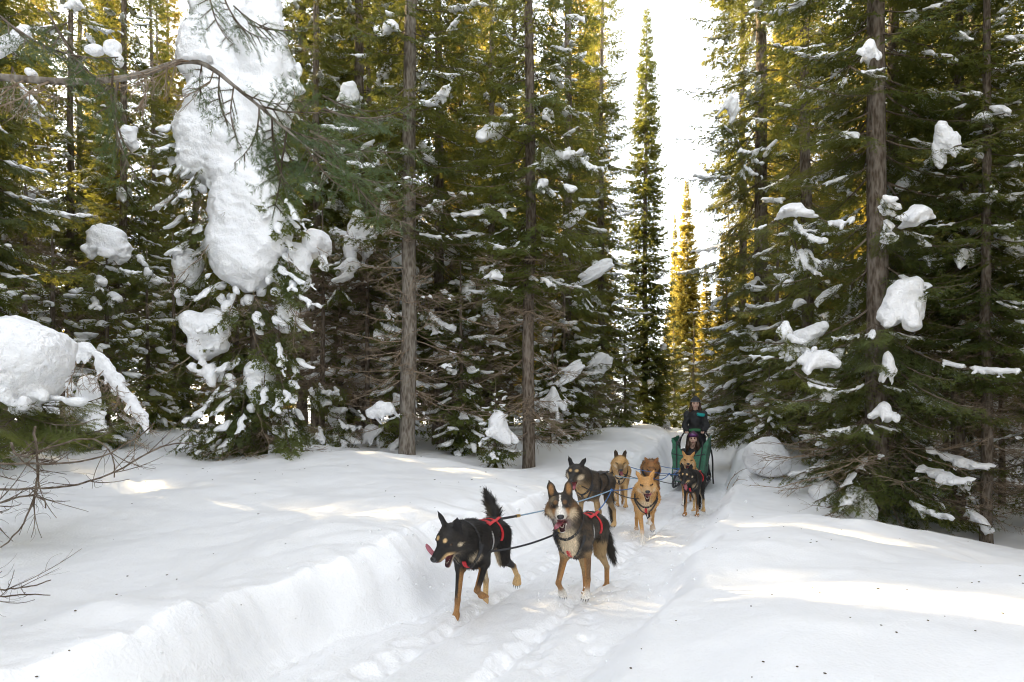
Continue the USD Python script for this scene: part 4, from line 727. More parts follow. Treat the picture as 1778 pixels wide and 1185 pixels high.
def dog(label, pos, heading, pose, pattern, size=1.0, fur=9000, h=.0075, seed=1, harness='red_webbing', lines=('red_webbing', 'grey_webbing'), lift=0.0, eyec=None):
    r = rngf(seed); B = Blob(); J = {}
    po = dict(FR=(-30, 0, 12, 75, 0), FL=(-30, 0, 12, 75, 0), HR=(25, -40, 6, 78, 0), HL=(25, -40, 6, 78, 0), neck=(38, 0), head=(-8, 0, 0), tail=[(-.05, 0, -.09), (-.08, 0, -.18), (-.05, 0, -.28)], jaw=24, pitch=0, ears=1.0, tongue=None, earback=0.0, bulk=1.0)
    po.update(pose); bk = po['bulk']
    # trunk
    B.ball((.12, 0, .452), (.165, .100 * bk, .150), k=.05, tag='body'); B.cone((.17, 0, .475), (-.12, 0, .487), .115 * bk, .102 * bk, .05, 'body'); B.cone((-.10, 0, .492), (-.30, 0, .497), .098, .092, .05, 'body'); B.ball((-.30, 0, .487), (.115, .092, .10), k=.05, tag='body')
    B.ball((.235, 0, .43), (.07, .07, .09), k=.05, tag='chest'); B.cone((.10, 0, .35), (-.08, 0, .40), .06, .05, .06, 'belly'); B.cone((.16, .03, .57), (.13, -.03, .57), .05, .05, .06, 'body')
    # neck and head frame
    na, ny_ = math.radians(po['neck'][0]), math.radians(po['neck'][1]); nd = np.array([math.cos(na) * math.cos(ny_), math.cos(na) * math.sin(ny_), math.sin(na)])
    nb = np.array([.17, 0, .515]); ne = nb + nd * .255
    B.cone(nb, nb + nd * .15, .118 * bk, .098, .05, 'neck'); B.cone(nb + nd * .13, ne, .098, .082, .05, 'ruff'); B.cone(nb + [.03, 0, -.05], nb + nd * .2 - [0, 0, .03], .08, .07, .05, 'chest')
    hp, hy, hr = [math.radians(q) for q in po['head']]; H = rotm(hy, hp, hr); ho = ne + nd * .02; hs = 1.16
    def hd(p): return ho + H @ (np.asarray(p, float) * hs)
    def hc(a, b, ra, rb, k, tag, flat=None): B.cone(hd(a), hd(b), ra * hs, rb * hs, k, tag, None if flat is None else (H @ unit(flat[0]), flat[1]))
    def he(c, rr, k, tag): B.ball(hd(c), np.array(rr) * hs, H, k, tag)
    he((0, 0, 0), (.088, .074, .070), .03, 'head'); he((.045, 0, .018), (.045, .052, .040), .03, 'head')
    for s in (-1, 1):
        hc((.0, s * .042, -.030), (.065, s * .030, -.036), .048, .030, .03, 'cheek'); hc((.055, s * .034, .030), (.075, s * .022, .026), .016, .012, .02, 'head')
        hc((-.03, s * .055, -.035), (-.035, s * .075, -.055), .045, .035, .04, 'ruff')
        e0, e1 = np.array([-.022, s * .046, .052]), np.array([-.012 - .07 * po['earback'], s * (.066 + .03 * po['earback']), .165 - .05 * po['earback']])
        em = e0 * .45 + e1 * .55; hc(e0, em, .034 * po['ears'], .025 * po['ears'], .015, 'ear', ((1, s * .25, .1), 2.6)); hc(em, e1, .025 * po['ears'], .004, .008, 'ear', ((1, s * .25, .1), 2.6))
    hc((.060, 0, -.016), (.150, 0, -.030), .041, .027, .022, 'muzzle'); hc((.09, 0, .000), (.152, 0, -.018), .024, .020, .02, 'bridge'); hc((.09, .016, -.042), (.142, .010, -.044), .022, .017, .012, 'muzzle'); hc((.09, -.016, -.042), (.142, -.010, -.044), .022, .017, .012, 'muzzle')
    ja = math.radians(-18 - po['jaw']); jd = np.array([math.cos(ja), 0, math.sin(ja)]); j0 = np.array([.012, 0, -.058])
    hc(j0, j0 + jd * .122, .030, .015, .012, 'jaw', ((0, 1, 0), .8)); hc(j0 + [0, 0, -.01], j0 + jd * .05, .036, .024, .02, 'jaw')
    # legs
    def leg(nm, root, s, lens, a, rads, names):
        p = np.array(root); sp = math.radians(a[4]) * s; pts = [p]
        for q in range(4):
            d = ang(a[q] if q < 3 or a[q] > -900 else 0); d = np.array([d[0], math.sin(sp) * .9 if q < 2 else 0, d[2]]); p = p + unit(d) * lens[q]; pts.append(p)
        for q in range(3): B.cone(pts[q], pts[q+1], rads[q][0], rads[q][1], (.045, .022, .014)[q], names[q])
        t = unit(pts[4] - pts[3]); B.cone(pts[3], pts[3] + t * lens[3] * .75, .025, .024, .012, names[3]); lat = np.array([0, 1., 0])
        for o in (-.024, -.0085, .0085, .024):
            e_ = pts[3] + lat * o * 1.15 + t * lens[3] * (1.0 if abs(o) < .01 else .86); B.cone(pts[3] + lat * o * .8 + t * .018, e_, .0135, .0118, .003, names[3]); J.setdefault('claw', []).append((e_ + t * .006 + [0, 0, .002], e_ + t * .024 - [0, 0, .008]))
        J[nm] = pts
    for nm, s in (('FR', -1), ('FL', 1)):
        leg(nm, (.185, s * .078 * bk, .47), s, (.170, .230, .100, .066), po[nm], ((.068, .038), (.031, .0205), (.020, .0195)), ('shoulder', 'front_leg', 'front_pastern', 'front_paw'))
        B.cone((.19, s * .07 * bk, .47), (.13, s * .075 * bk, .56), .065, .05, .05, 'body')
    for nm, s in (('HR', -1), ('HL', 1)):
        leg(nm, (-.295, s * .066, .475), s, (.200, .235, .155, .066), po[nm], ((.086, .050), (.042, .021), (.022, .020)), ('thigh', 'hind_leg', 'hind_pastern', 'hind_paw'))
    tp = [np.array([-.37, 0, .525])]
    for d in po['tail']: tp.append(tp[-1] + d)
    for q in range(len(tp) - 1): B.cone(tp[q], tp[q+1], .030 + .010 * math.sin(q + 1), .030 + .010 * math.sin(q + 2) - .012 * (q == len(tp) - 2), .02, 'tail')
    v, f = B.mesh(h); v = lap(v, f, 1, .4); n = vnormals(v, f)
    # soft part weights and lie of the coat
    D = np.stack([B.dist(p, v) for p in B.p], 1); W = np.exp(-np.maximum(D, -.02) / .010); W /= np.maximum(W.sum(1, keepdims=True), 1e-12)
    tags = [p[6] for p in B.p]; m = {t: W[:, [i for i, q in enumerate(tags) if q == t]].sum(1) for t in set(tags)}
    flow = np.zeros_like(v)
    for i, p in enumerate(B.p):
        if tags[i] in ('neck', 'ruff'): d = -nd + [0, 0, -.35]
        elif tags[i] in ('head', 'cheek', 'bridge', 'muzzle', 'jaw'): d = H @ np.array([-1, 0, .0])
        elif tags[i] == 'ear': d = p[2] - p[1]
        elif p[0] == 'c' and tags[i] not in ('body', 'belly', 'chest'): d = p[2] - p[1]
        else: d = np.array([-1, 0, -.35])
        flow += W[:, i:i+1] * unit(d)
    hl = ((v - ho) @ H) / hs; hn = n @ H
    z1 = (meshkit.fbm(v * 14 + seed, 3, seed) - .5); z2 = meshkit.fbm(v * 60 + seed, 2, seed) - .5
    col = pattern(v, n, m, hl, hn, z1, z2)
    # mouth: dark lips and inside
    mm = m['muzzle'] + m['jaw']; inside = np.where(hn[:, 2] < -.35, m['muzzle'], 0) + np.where((hn @ np.array([-jd[2], 0, jd[0]])) > .35, m['jaw'], 0)
    col = mix(col, 'maroon', np.clip(inside * 1.3, 0, 1) * (hl[:, 2] < -.03)); edge = np.exp(-((hl[:, 2] + .058 + .25 * (hl[:, 0] - .15) * 0) / .006) ** 2) * m['muzzle']; col = mix(col, 'black', edge * .9)
    lipj = m['jaw'] * np.exp(-(((hl - j0) @ np.array([-jd[2], 0, jd[0]]) - .012) / .006) ** 2); col = mix(col, 'black', lipj * .85)
    for s in (-1, 1): col = mix(col, 'black', spot(hl, (.078, s * .037, .014), (.018, .015, .011)) * .9)
    zmin = v[:, 2].min(); base = np.array([pos[0], pos[1], gz(*pos) - .011 + lift])
    t = thing('sled_dog', label, 'dog', 'sled dogs of the team', base, math.degrees(heading), size); off = np.array([0, 0, -zmin])
    obj('body', (v + off, f), 'fur', t, smooth=True, color=col)
    # coat
    area = np.linalg.norm(np.cross(v[f[:, 1]] - v[f[:, 0]], v[f[:, 2]] - v[f[:, 0]]), axis=1); ln = np.zeros(len(v))
    for k_, l_ in dict(body=.026, belly=.028, chest=.034, neck=.040, ruff=.040, tail=.075, thigh=.032, shoulder=.022, hind_leg=.014, front_leg=.011, head=.011, cheek=.018, ear=.009, muzzle=.003, bridge=.003, jaw=.004, front_pastern=.007, hind_pastern=.007, front_paw=.004, hind_paw=.004).items():
        if k_ in m: ln += m[k_] * l_
    ln *= 1 - .9 * spot(hl, (.10, 0, 0), (.07, .08, .07)); pr = area * (.2 + ln[f].mean(1) / .03); fi = r.choice(len(f), fur, p=pr / pr.sum()); bc = r.dirichlet((1, 1, 1), fur)
    pv = lambda A: (A[f[fi]] * bc[..., None]).sum(1)
    o, nn, fl, L, c = pv(v), unit(pv(n)), pv(flow), (ln[f[fi]] * bc).sum(1), pv(col)
    fl = fl - nn * (fl * nn).sum(1, keepdims=True); d = unit(unit(fl) + nn * r.uniform(.12, .5, (fur, 1)) + r.normal(0, .22, (fur, 3))); L = L * r.uniform(.6, 1.25, fur); s = unit(np.cross(d, nn + 1e-6)) * (.0018 + .0016 * r.random((fur, 1)))
    o = o - nn * .003; tip = o + d * L[:, None] + np.array([0, 0, -.12]) * L[:, None]; md = o + d * L[:, None] * .5
    fv = np.stack([o - s, o + s, md + s * .8, md - s * .8, tip], 1).reshape(-1, 3); k5 = np.arange(fur)[:, None] * 5
    ff = np.concatenate([k5 + [[0, 1, 2]], k5 + [[0, 2, 3]], k5 + [[3, 2, 4]]]); cc = c * r.uniform(.72, 1.38, (fur, 1)); cc = np.repeat(cc, 5, 0).reshape(fur, 5, 3); cc[:, 4] *= 1.15
    p = obj('fur', (fv + off, ff), 'fur', t, color=cc.reshape(-1, 3), kind='stuff'); gm = UsdGeom.Mesh(p); nv = np.repeat(unit(nn + d * .3), 5, 0); gm.CreateNormalsAttr(Vt.Vec3fArray.FromNumpy(nv.astype(np.float32))); gm.SetNormalsInterpolation('vertex')
    c0_, c1_ = np.array([q[0] for q in J['claw']]), np.array([q[1] for q in J['claw']]); cv, cf = sticks(c0_, c1_, .0048, .0012, 5); obj('claws', (cv + off, cf), 'dog_nose', t, kind='stuff')
    # face
    for s in (-1, 1):
        o = hd((.02, s * .036, .012)); p = cast(B, o[None], (H @ unit([1, s * .35, .10]))[None], .2)[0]; vv, fc = _ico[2]; obj('eye', (vv * .0125 + p + off - (H @ unit([1, s * .35, .1])) * .006, fc), eyec or 'dog_eye', t, smooth=True)
    vv, fc = _ico[3]; q = vv * [.017, .022, .016]; q[:, 1] *= 1 + .25 * (vv[:, 2] > 0) * vv[:, 2]; obj('nose', (ho + (q + [.172, 0, -.021]) * hs @ H.T + off, fc), 'dog_nose', t, smooth=True)
    tj = j0 + jd * .095; arc = np.array([[tj[0] + .020 * math.cos(a), .013 * math.sin(a), tj[2] + .016 - .022 * math.cos(a) * math.tan(-ja) * .9] for a in np.linspace(-1.9, 1.9, 9)])
    tv, tf = sticks(arc, arc + np.array([0, 0, .010]) , .0034, .0012, 5); obj('teeth', (ho + (tv * hs) @ H.T + off, tf), 'teeth', t, kind='stuff')
    tg = po['tongue'] or [(.05, 0, -.072), (.09, .004, -.088), (.128, .012, -.100), (.14, .02, -.125)]
    tg = spline(tg, 12); w = np.interp(np.linspace(0, 1, 12), [0, .5, .8, .95, 1], [.017, .019, .019, .014, .005]); vv, ff2 = tube(tg, 1.0, 10); c_ = np.repeat(tg, 10, 0); tl = unit(np.gradient(tg, axis=0)); sd = unit(np.cross(tl, po.get('tnorm', (.25, 0, 1)))); nu = np.cross(sd, tl)
    an = np.arange(10) * 2 * np.pi / 10; ring = np.concatenate([tg[i] + sd[i] * (w[i] * np.cos(an))[:, None] + nu[i] * (.005 * np.sin(an))[:, None] for i in range(12)]); vv = np.vstack([ring, tg[:1], tg[-1:]]); obj('tongue', (ho + (vv * hs) @ H.T + off, ff2), 'tongue', t, smooth=True)
    # harness: neck loop, back straps, girth, rear strap, chest plate
    def loop(x, zc, w, mt, a0=0, a1=2 * np.pi, n_=44, nm='strap'):
        a = np.linspace(a0, a1, n_, endpoint=abs(a1 - a0) < 6.2); o = np.tile([x, 0, zc], (n_, 1)).astype(float); d = np.stack([0 * a, np.cos(a), np.sin(a)], 1)
        vv, ff3 = ribbon(B, cast(B, o, d, .3), w, closed=abs(a1 - a0) > 6.2, lift=.008); obj(nm, (vv + off, ff3), mt, hn_, smooth=False)
    hn_ = UsdGeom.Xform.Define(stage, str(t.GetPath()) + '/harness').GetPrim()
    a = np.linspace(0, 2 * np.pi, 40, endpoint=False); ax = nd; u1 = np.array([-math.sin(ny_), math.cos(ny_), 0.]); u2 = np.cross(ax, u1); c0 = nb + nd * .10 - u2 * .0
    vv, ff3 = ribbon(B, cast(B, np.tile(c0, (40, 1)) + ax * (np.sin(a) * .05)[:, None], u1 * np.cos(a)[:, None] + u2 * np.sin(a)[:, None], .3), .020, closed=True, lift=.004); obj('neck_loop', (vv + off, ff3), 'black_webbing', hn_)
    loop(.03, .47, .026, lines[1]); loop(-.20, .49, .026, lines[0], -.45, np.pi + .45)
    loop(-.06, .49, .026, lines[0], .9, np.pi - .9, 16)
    for s in (-1, 1):
        x = np.linspace(.15, -.34, 26); th = np.linspace(.75, .45, 26); o = np.stack([x, 0 * x, np.full(26, .49)], 1); d = np.stack([0 * x, s * np.sin(th), np.cos(th)], 1)
        vv, ff3 = ribbon(B, cast(B, o, d, .3), .020, lift=.009); obj('back_strap', (vv + off, ff3), lines[0] if s > 0 else lines[1], hn_)
    x = np.linspace(.45, 1, 10); o = np.stack([.30 - .16 * x, 0 * x, .50 - .16 * x], 1); d = np.tile(unit([1, 0, -.75]), (10, 1)) ; o = o - d * .1
    vv, ff3 = ribbon(B, cast(B, o, d, .4), .028, lift=.006); obj('chest_strap', (vv + off, ff3), harness, hn_)
    for s in (-1, 1):
        x = np.linspace(0, 1, 14); o = np.stack([.20 - .06 * x, s * .01 * (1 - x), .52 - .17 * x], 1); d = np.stack([.55 + .45 * x, s * .9 * (1 - x) ** .7, -.25 - .5 * x], 1); vv, ff3 = ribbon(B, cast(B, o, unit(d), .3), .020, lift=.008); obj('shoulder_strap', (vv + off, ff3), 'black_webbing', hn_)
    M4 = lambda q: base + rotm(heading, 0) @ ((np.asarray(q) + off) * size)
    return dict(prim=t, tail=M4((-.38, 0, .57)), collar=M4(nb + nd * .14 + np.array([.06, 0, -.09])), ring=M4((-.30, 0, .60)))
# ---- coats
def legs_tan(c, v, m, col, lo=.5, up=0.):
    lo_ = m['front_pastern'] + m['front_paw'] + m['hind_pastern'] + m['hind_paw']; c = mix(c, col, lo_)
    return c
def coat_black(v, n, m, hl, hn, z1, z2):
    c = np.tile(PAL['black'], (len(v), 1)); c = mix(c, 'soot', .35 + z1 * 1.2)
    inner = np.clip(-n[:, 1] * np.sign(v[:, 1]) * 1.6 + .15, 0, 1)
    c = mix(c, 'cream', (m['hind_leg'] + m['thigh'] * ss(.44, .36, v[:, 2])) * inner * .9); c = mix(c, 'tan', m['front_leg'] * ss(.35, .85, inner) * .9); c = mix(c, 'tan', m['front_leg'] * ss(.10, .06, v[:, 2] - v[:, 2].min()))
    c = mix(c, 'tan', m['front_pastern'] + m['front_paw']); c = mix(c, 'pale', (m['hind_pastern'] + m['hind_paw']) * .95); c = mix(c, 'cream', m['hind_leg'] * ss(.16, .10, v[:, 2] - v[:, 2].min()) * .6)
    for s in (-1, 1):
        c = mix(c, 'cream', spot(v, (.245, s * .055, .42), (.06, .045, .05)) * .85 * (m['chest'] + m['shoulder'] + m['body'])); c = mix(c, 'pale', spot(hl, (.072, s * .026, .046), (.014, .011, .010)))
        c = mix(c, 'cream', spot(hl, (.02, s * .07, -.01), (.016, .02, .014)))
        c = mix(c, 'pale', spot(hl, (.085, s * .036, -.045), (.075, .024, .020)) * .9)
    c = mix(c, 'black', m['bridge'] * .9); c = mix(c, 'cream', m['jaw'] * .55); c = mix(c, 'black', m['ear']); return c
def coat_mask(v, n, m, hl, hn, z1, z2):
    c = np.tile(PAL['soot'], (len(v), 1)); c = mix(c, 'grey', .35 + z1 * 2 + z2); c = mix(c, 'black', m['head'] * .25 + m['ruff'] * .4); c = mix(c, 'brown', ss(-.05, .2, z1 + z2 * .6) * .5 * (m['neck'] + m['shoulder'] + m['ruff'] + m['body'] * .5)); c = mix(c, 'black', m['body'] * ss(.54, .60, v[:, 2]) * .7)
    c = mix(c, 'cream', m['chest'] * ss(.085, .035, np.abs(v[:, 1])) * ss(.14, .22, v[:, 0]) * .95 + spot(v, (.25, 0, .47), (.10, .062, .12)) * .95)
    c = mix(c, 'tan', m['front_leg'] * (.35 + .65 * ss(-.2, .6, -n[:, 1] * np.sign(v[:, 1])))); c = mix(c, 'tan', m['front_pastern'] * .9 + m['hind_pastern'] * .9 + m['hind_paw'] * .8); c = mix(c, 'pale', m['hind_leg'] * .55 + m['thigh'] * ss(.40, .33, v[:, 2]) * .5 + m['shoulder'] * ss(.37, .32, v[:, 2]) * .6)
    c = mix(c, 'white', m['front_paw'] * .95); c = mix(c, 'white', m['front_pastern'] * ss(.085, .055, v[:, 2] - v[:, 2].min()) * .8)
    c = mix(c, 'tan', (m['cheek'] + m['ruff'] * .0) * .75); 
    for s in (-1, 1):
        c = mix(c, 'cream', spot(hl, (.035, s * .06, -.048), (.06, .035, .032)) * .95); c = mix(c, 'tan', spot(hl, (.075, s * .028, .040), (.018, .014, .013))); c = mix(c, 'tan', spot(hl, (.09, s * .034, -.015), (.035, .02, .022)) * .9)
    c = mix(c, 'white', m['muzzle'] * ss(.085, .115, hl[:, 0]) * .9 + m['jaw'] * .95 + m['bridge'] * ss(.10, .13, hl[:, 0]) * .8); c = mix(c, 'soot', m['bridge'] * ss(.012, .02, np.abs(hl[:, 1])) * ss(.12, .09, hl[:, 0]) * .8); c = mix(c, 'white', ((np.abs(hl[:, 1]) < .0045 + .006 * (hl[:, 0] > .08)) & (hl[:, 0] > .02) & (hl[:, 2] > -.02)) * (m['head'] + m['bridge']))
    c = mix(c, 'black', m['head'] * ss(-.01, .03, hl[:, 2]) * .7 * (np.abs(hl[:, 1]) > .012)); c = mix(c, 'soot', m['ear']); c = mix(c, 'tan', m['ear'] * ss(.3, .7, hn[:, 0]) * (spot(hl, (-.015, .056, .098), (.05, .016, .036)) + spot(hl, (-.015, -.056, .098), (.05, .016, .036))) * .9); c = mix(c, 'soot', m['tail'] * .7); return c
def coat_grey(v, n, m, hl, hn, z1, z2):
    c = np.tile(PAL['soot'], (len(v), 1)); c = mix(c, 'grey', .55 + z1 * 2.2 + z2 * 1.2); c = mix(c, 'black', (m['ear'] + m['head'] * .6)); c = mix(c, 'brown', m['body'] * ss(0, .25, z1) * .6)
    c = mix(c, 'pale', m['chest'] * .75 + m['front_leg'] * .55 + m['front_pastern'] * .8 + m['hind_leg'] * .4 + m['hind_pastern'] * .7 + m['front_paw'] + m['hind_paw'] + m['belly'] * .5)
    for s in (-1, 1): c = mix(c, 'cream', spot(hl, (.05, s * .055, -.035), (.05, .035, .03)) * .9); c = mix(c, 'pale', spot(hl, (.075, s * .03, .04), (.022, .017, .011)) * .8)
    c = mix(c, 'black', m['bridge'] * .8); c = mix(c, 'cream', m['jaw'] * .8); return c
def coat_gold(v, n, m, hl, hn, z1, z2):
    c = np.tile(PAL['gold'], (len(v), 1)); c = mix(c, 'pale', .25 + z1 * 1.5); c = mix(c, 'tan', m['body'] * ss(.5, .6, v[:, 2]) * .5 + m['head'] * ss(0, .06, hl[:, 2]) * .35)
    c = mix(c, 'cream', spot(v, (.26, 0, .43), (.10, .075, .11)) * .85 + m['belly'] * .6 + m['jaw'] * .9 + m['muzzle'] * .55); c = mix(c, 'white', m['front_pastern'] * .9 + m['front_paw'] + m['hind_paw'] * .5); c = mix(c, 'tan', m['ear'] * .4 + m['bridge'] * .5)
    for s in (-1, 1): c = mix(c, 'cream', spot(hl, (.03, s * .06, -.045), (.05, .03, .03)) * .7)
    return c
def coat_fawn(v, n, m, hl, hn, z1, z2):
    c = np.tile(PAL['fawn'], (len(v), 1)); c = mix(c, 'pale', .25 + z1 * 1.5); c = mix(c, 'black', m['ear'] * .95); c = mix(c, 'soot', m['bridge'] * .85 + m['muzzle'] * .6 * (hl[:, 2] > -.045)); c = mix(c, 'cream', m['jaw'] * .9 + spot(v, (.26, 0, .43), (.09, .06, .1)) * .7 + m['belly'] * .6)
    for s in (-1, 1): c = mix(c, 'cream', spot(hl, (.05, s * .055, -.04), (.05, .03, .03)) * .85)
    return mix(c, 'pale', (m['front_leg'] + m['hind_leg'] + m['front_pastern'] + m['hind_pastern']) * .4)
def coat_brindle(v, n, m, hl, hn, z1, z2):
    c = np.tile(PAL['tan'], (len(v), 1)); st = np.sin(v[:, 0] * 130 + z1 * 16) * .5 + .5; c = mix(c, 'rust', .4 + z1); c = mix(c, 'soot', st ** 2 * .8 * (m['body'] * ss(.46, .54, v[:, 2]) + m['neck'] + m['ruff'] + m['head'] * ss(.0, .04, hl[:, 2]) * .8))
    c = mix(c, 'fawn', m['cheek'] * .6 + m['bridge'] * .3 + m['shoulder'] * .5 + m['front_leg'] * .5); return mix(c, 'rust', m['ear'] * .7)
def face_dir(x, y): return math.atan2(y, x)
def gp(px, d): return ((px - CX) / FPX * d, d)
DOGS = {}
DOGS[1] = dog('black and tan lead dog with lowered head and tongue curling sideways', gp(832, 4.62), face_dir(-.30, -.955), dict(FR=(-8, 8, 14, 70, 2), FL=(-34, 46, -58, -70, 0), HR=(28, -34, 4, 78, 0), HL=(-8, -66, -46, 20, 4),
    neck=(10, -8), head=(-35, -24, -14), tail=[(-.055, -.03, .075), (-.05, -.05, .085), (-.035, -.045, .075)], jaw=30, earback=.2, tongue=[(.07, 0, -.072), (.118, -.022, -.062), (.124, -.055, -.040), (.120, -.080, -.010), (.118, -.088, .015)], tnorm=(1, .2, .3)), coat_black, .93, 17000, .007, 3, lift=.014)
DOGS[2] = dog('dark grey and tan lead dog with white blaze and pricked ears', gp(1008, 4.95), face_dir(-.40, -.92), dict(FR=(-16, 34, -46, -34, 2), FL=(-42, -4, 14, 60, 0), HR=(42, -18, -10, 40, -4), HL=(4, -48, 2, 70, 3),
    neck=(50, -14), head=(-14, 18, 4), tail=[(-.06, .02, -.04), (-.06, .04, -.10), (-.05, .03, -.12), (-.03, .02, -.10)], jaw=26, tongue=[(.06, 0, -.072), (.105, -.010, -.084), (.138, -.026, -.090), (.150, -.046, -.108)], ears=1.05), coat_mask, .92, 17000, .007, 4, lines=('red_webbing', 'grey_webbing'))
DOGS[3] = dog('grey and black dog with cream cheeks trotting behind the lead pair', gp(1030, 8.0), face_dir(-.52, -.85), dict(FR=(-12, 6, 12, 75, 0), FL=(-30, -10, 10, 60, 0), HR=(30, -36, 4, 70, 0), HL=(6, -50, -5, 60, 0), neck=(26, -4), head=(-18, 10, -4), jaw=22, earback=.7, ears=.85), coat_grey, 1.02, 8000, .0088, 5, harness='black_webbing', lines=('black_webbing', 'black_webbing'))
DOGS[4] = dog('golden dog with white forepaws running straight ahead', gp(1121, 7.6), face_dir(-.18, -.98), dict(FR=(-12, 22, 4, 50, -8), FL=(-48, 66, -50, -70, -8), HR=(-14, -56, -30, 20, 6), HL=(-20, -62, -36, 20, 4), neck=(30, 0), head=(-12, 4, 3), jaw=20, earback=.8, ears=.8, bulk=1.14, tongue=[(.06, 0, -.072), (.11, .008, -.078), (.145, .022, -.062), (.152, .034, -.04)], tail=[(-.05, 0, .02), (-.08, 0, .0)]), coat_gold, .95, 10000, .0082, 6, harness='red_webbing', lines=('black_webbing', 'black_webbing'))
DOGS[5] = dog('pale fawn dog with upright black ears and dark muzzle', gp(1077, 10.1), face_dir(-.22, -.97), dict(FR=(-36, 30, -60, -60, 0), FL=(-26, -2, 12, 75, 2), HR=(22, -38, 4, 70, 0), HL=(30, -30, 4, 70, 0), neck=(32, 6), head=(-30, 8, 0), jaw=26, bulk=.95), coat_fawn, .98, 6000, .0105, 7, harness='black_webbing', lines=('black_webbing', 'black_webbing'))
DOGS[6] = dog('small black and tan dog running in front of the sled', gp(1204, 9.45), face_dir(-.42, -.9), dict(FR=(-16, 10, 0, 60, 2), FL=(-10, -12, -2, 50, 0), HR=(14, -50, 2, 60, 0), HL=(-6, -52, -10, 50, 0), neck=(14, -6), head=(-26, -4, -6), jaw=24, tongue=[(.06, 0, -.072), (.105, .012, -.088), (.13, .026, -.12), (.128, .034, -.155)]), coat_black, .90, 7000, .0098, 8)
DOGS[7] = dog('brindle brown dog running with its head hung low', gp(1129, 11.4), face_dir(-.16, -.98), dict(FR=(-10, 20, 0, 60, 0), FL=(-30, -10, 10, 60, 0), HR=(-20, -60, -30, 20, 6), HL=(-10, -70, -70, 0, 14), neck=(6, 0), head=(-48, 0, 0), jaw=8, earback=.8, bulk=1.08), coat_brindle, 1.04, 6000, .0108, 9)
DOGS[8] = dog('golden tan dog running next to the front of the sled', gp(1196, 11.1), face_dir(-.30, -.95), dict(FR=(-20, 10, 8, 70, 0), FL=(-34, -8, 10, 60, 0), HR=(26, -36, 4, 70, 0), HL=(16, -44, 4, 70, 0), neck=(46, 2), head=(-8, 4, -4), jaw=22, earback=.8, ears=.8), coat_gold, .96, 6000, .0108, 10)
# ---------------------------------------------------------------- sled, musher, passenger, lines
plain('green_canvas', (.03, .135, .075), .65, .3, 14, .5, bscale=30); plain('sled_plastic', (.30, .31, .33), .4, .2, 20); plain('sled_tube', (.03, .03, .032), .4, .2, 20); plain('runner_wood', (.20, .13, .07), .5, .3, 30)
plain('jacket_cloth', (.017, .017, .018), .7, .3, 25, .4); plain('teal_cloth', (.01, .30, .29), .6, .15, 30); plain('trouser_cloth', (.012, .012, .013), .7, .3, 25, .4); plain('skin', (.62, .40, .31), .45, .12, 30); plain('brown_hair', (.045, .022, .012), .5, .4, 60); plain('hat_wool', (.03, .032, .035), .8, .3, 80, .5); plain('grey_wool', (.16, .17, .18), .8, .3, 80, .5)
plain('lip', (.42, .13, .12), .4, .1); plain('goggle_lens', (.11, .03, .13), .08, .3, 8); plain('purple_cloth', (.06, .02, .05), .7, .3, 60); plain('boot_leather', (.02, .018, .016), .5, .3, 30); plain('green_rope', (.03, .16, .06), .6, .3, 120)
SY = 13.9; SB = np.array([float(xc(SY)) + .06, SY]); SH = math.atan2(-1.0, -.37); SR = rotm(SH, 0); SZ = gz(*SB) + .01
def S(p): return SR @ np.asarray(p, float) + [SB[0], SB[1], SZ]      # sled space: x towards the dogs, y to the musher's left
t = thing('dog_sled', 'green canvas dog sled with a grey curved nose', 'sled'); Sv = lambda m: (np.asarray(m[0]) @ SR.T + [SB[0], SB[1], SZ], m[1])
for s in (-1, 1):
    obj('runner', Sv(tube(spline([[-1.0, s * .27, .03], [0, s * .27, .02], [.9, s * .27, .02], [1.15, s * .26, .06], [1.34, s * .22, .20], [1.38, s * .16, .30]], 30), .022, 8)), 'sled_tube', t, smooth=True)
    for x in (.75, .2, -.35): obj('stanchion', Sv(tube([[x, s * .27, .03], [x - .06, s * .26, .30], [x - .14, s * .27, .62]], .013, 7)), 'sled_tube', t, smooth=True)
    obj('side_rail', Sv(tube(spline([[1.2, s * .24, .22], [.6, s * .28, .62], [.05, s * .29, .88], [-.42, s * .27, .98]], 24), .013, 7)), 'sled_tube', t, smooth=True)
obj('handle_bow', Sv(tube(spline([[-.35, -.27, .05], [-.40, -.28, .55], [-.42, -.27, .98], [-.40, -.18, 1.08], [-.40, 0, 1.10], [-.40, .18, 1.08], [-.42, .27, .98], [-.40, .28, .55], [-.35, .27, .05]], 60), .016, 8)), 'sled_tube', t, smooth=True)
obj('handle_grip', Sv(tube(spline([[-.40, -.19, 1.085], [-.40, 0, 1.105], [-.40, .19, 1.085]], 16), .021, 8)), 'green_rope', t, smooth=True)
y = np.linspace(-.27, .27, 15); prof = [(-.4, .13), (.3, .12), (.95, .12), (1.15, .14), (1.28, .20), (1.36, .30), (1.38, .36)]
pv = spline([[a, 0, b] for a, b in prof], 20); pv2 = np.array([[[a[0] - .35 * yy ** 2 * 1.4, yy * (1 - .12 * (a[0] > 1.1) * (a[0] - 1.1) / .28), a[2] + .25 * yy ** 2] for yy in y] for a in pv]); nn_, mm_ = pv2.shape[:2]
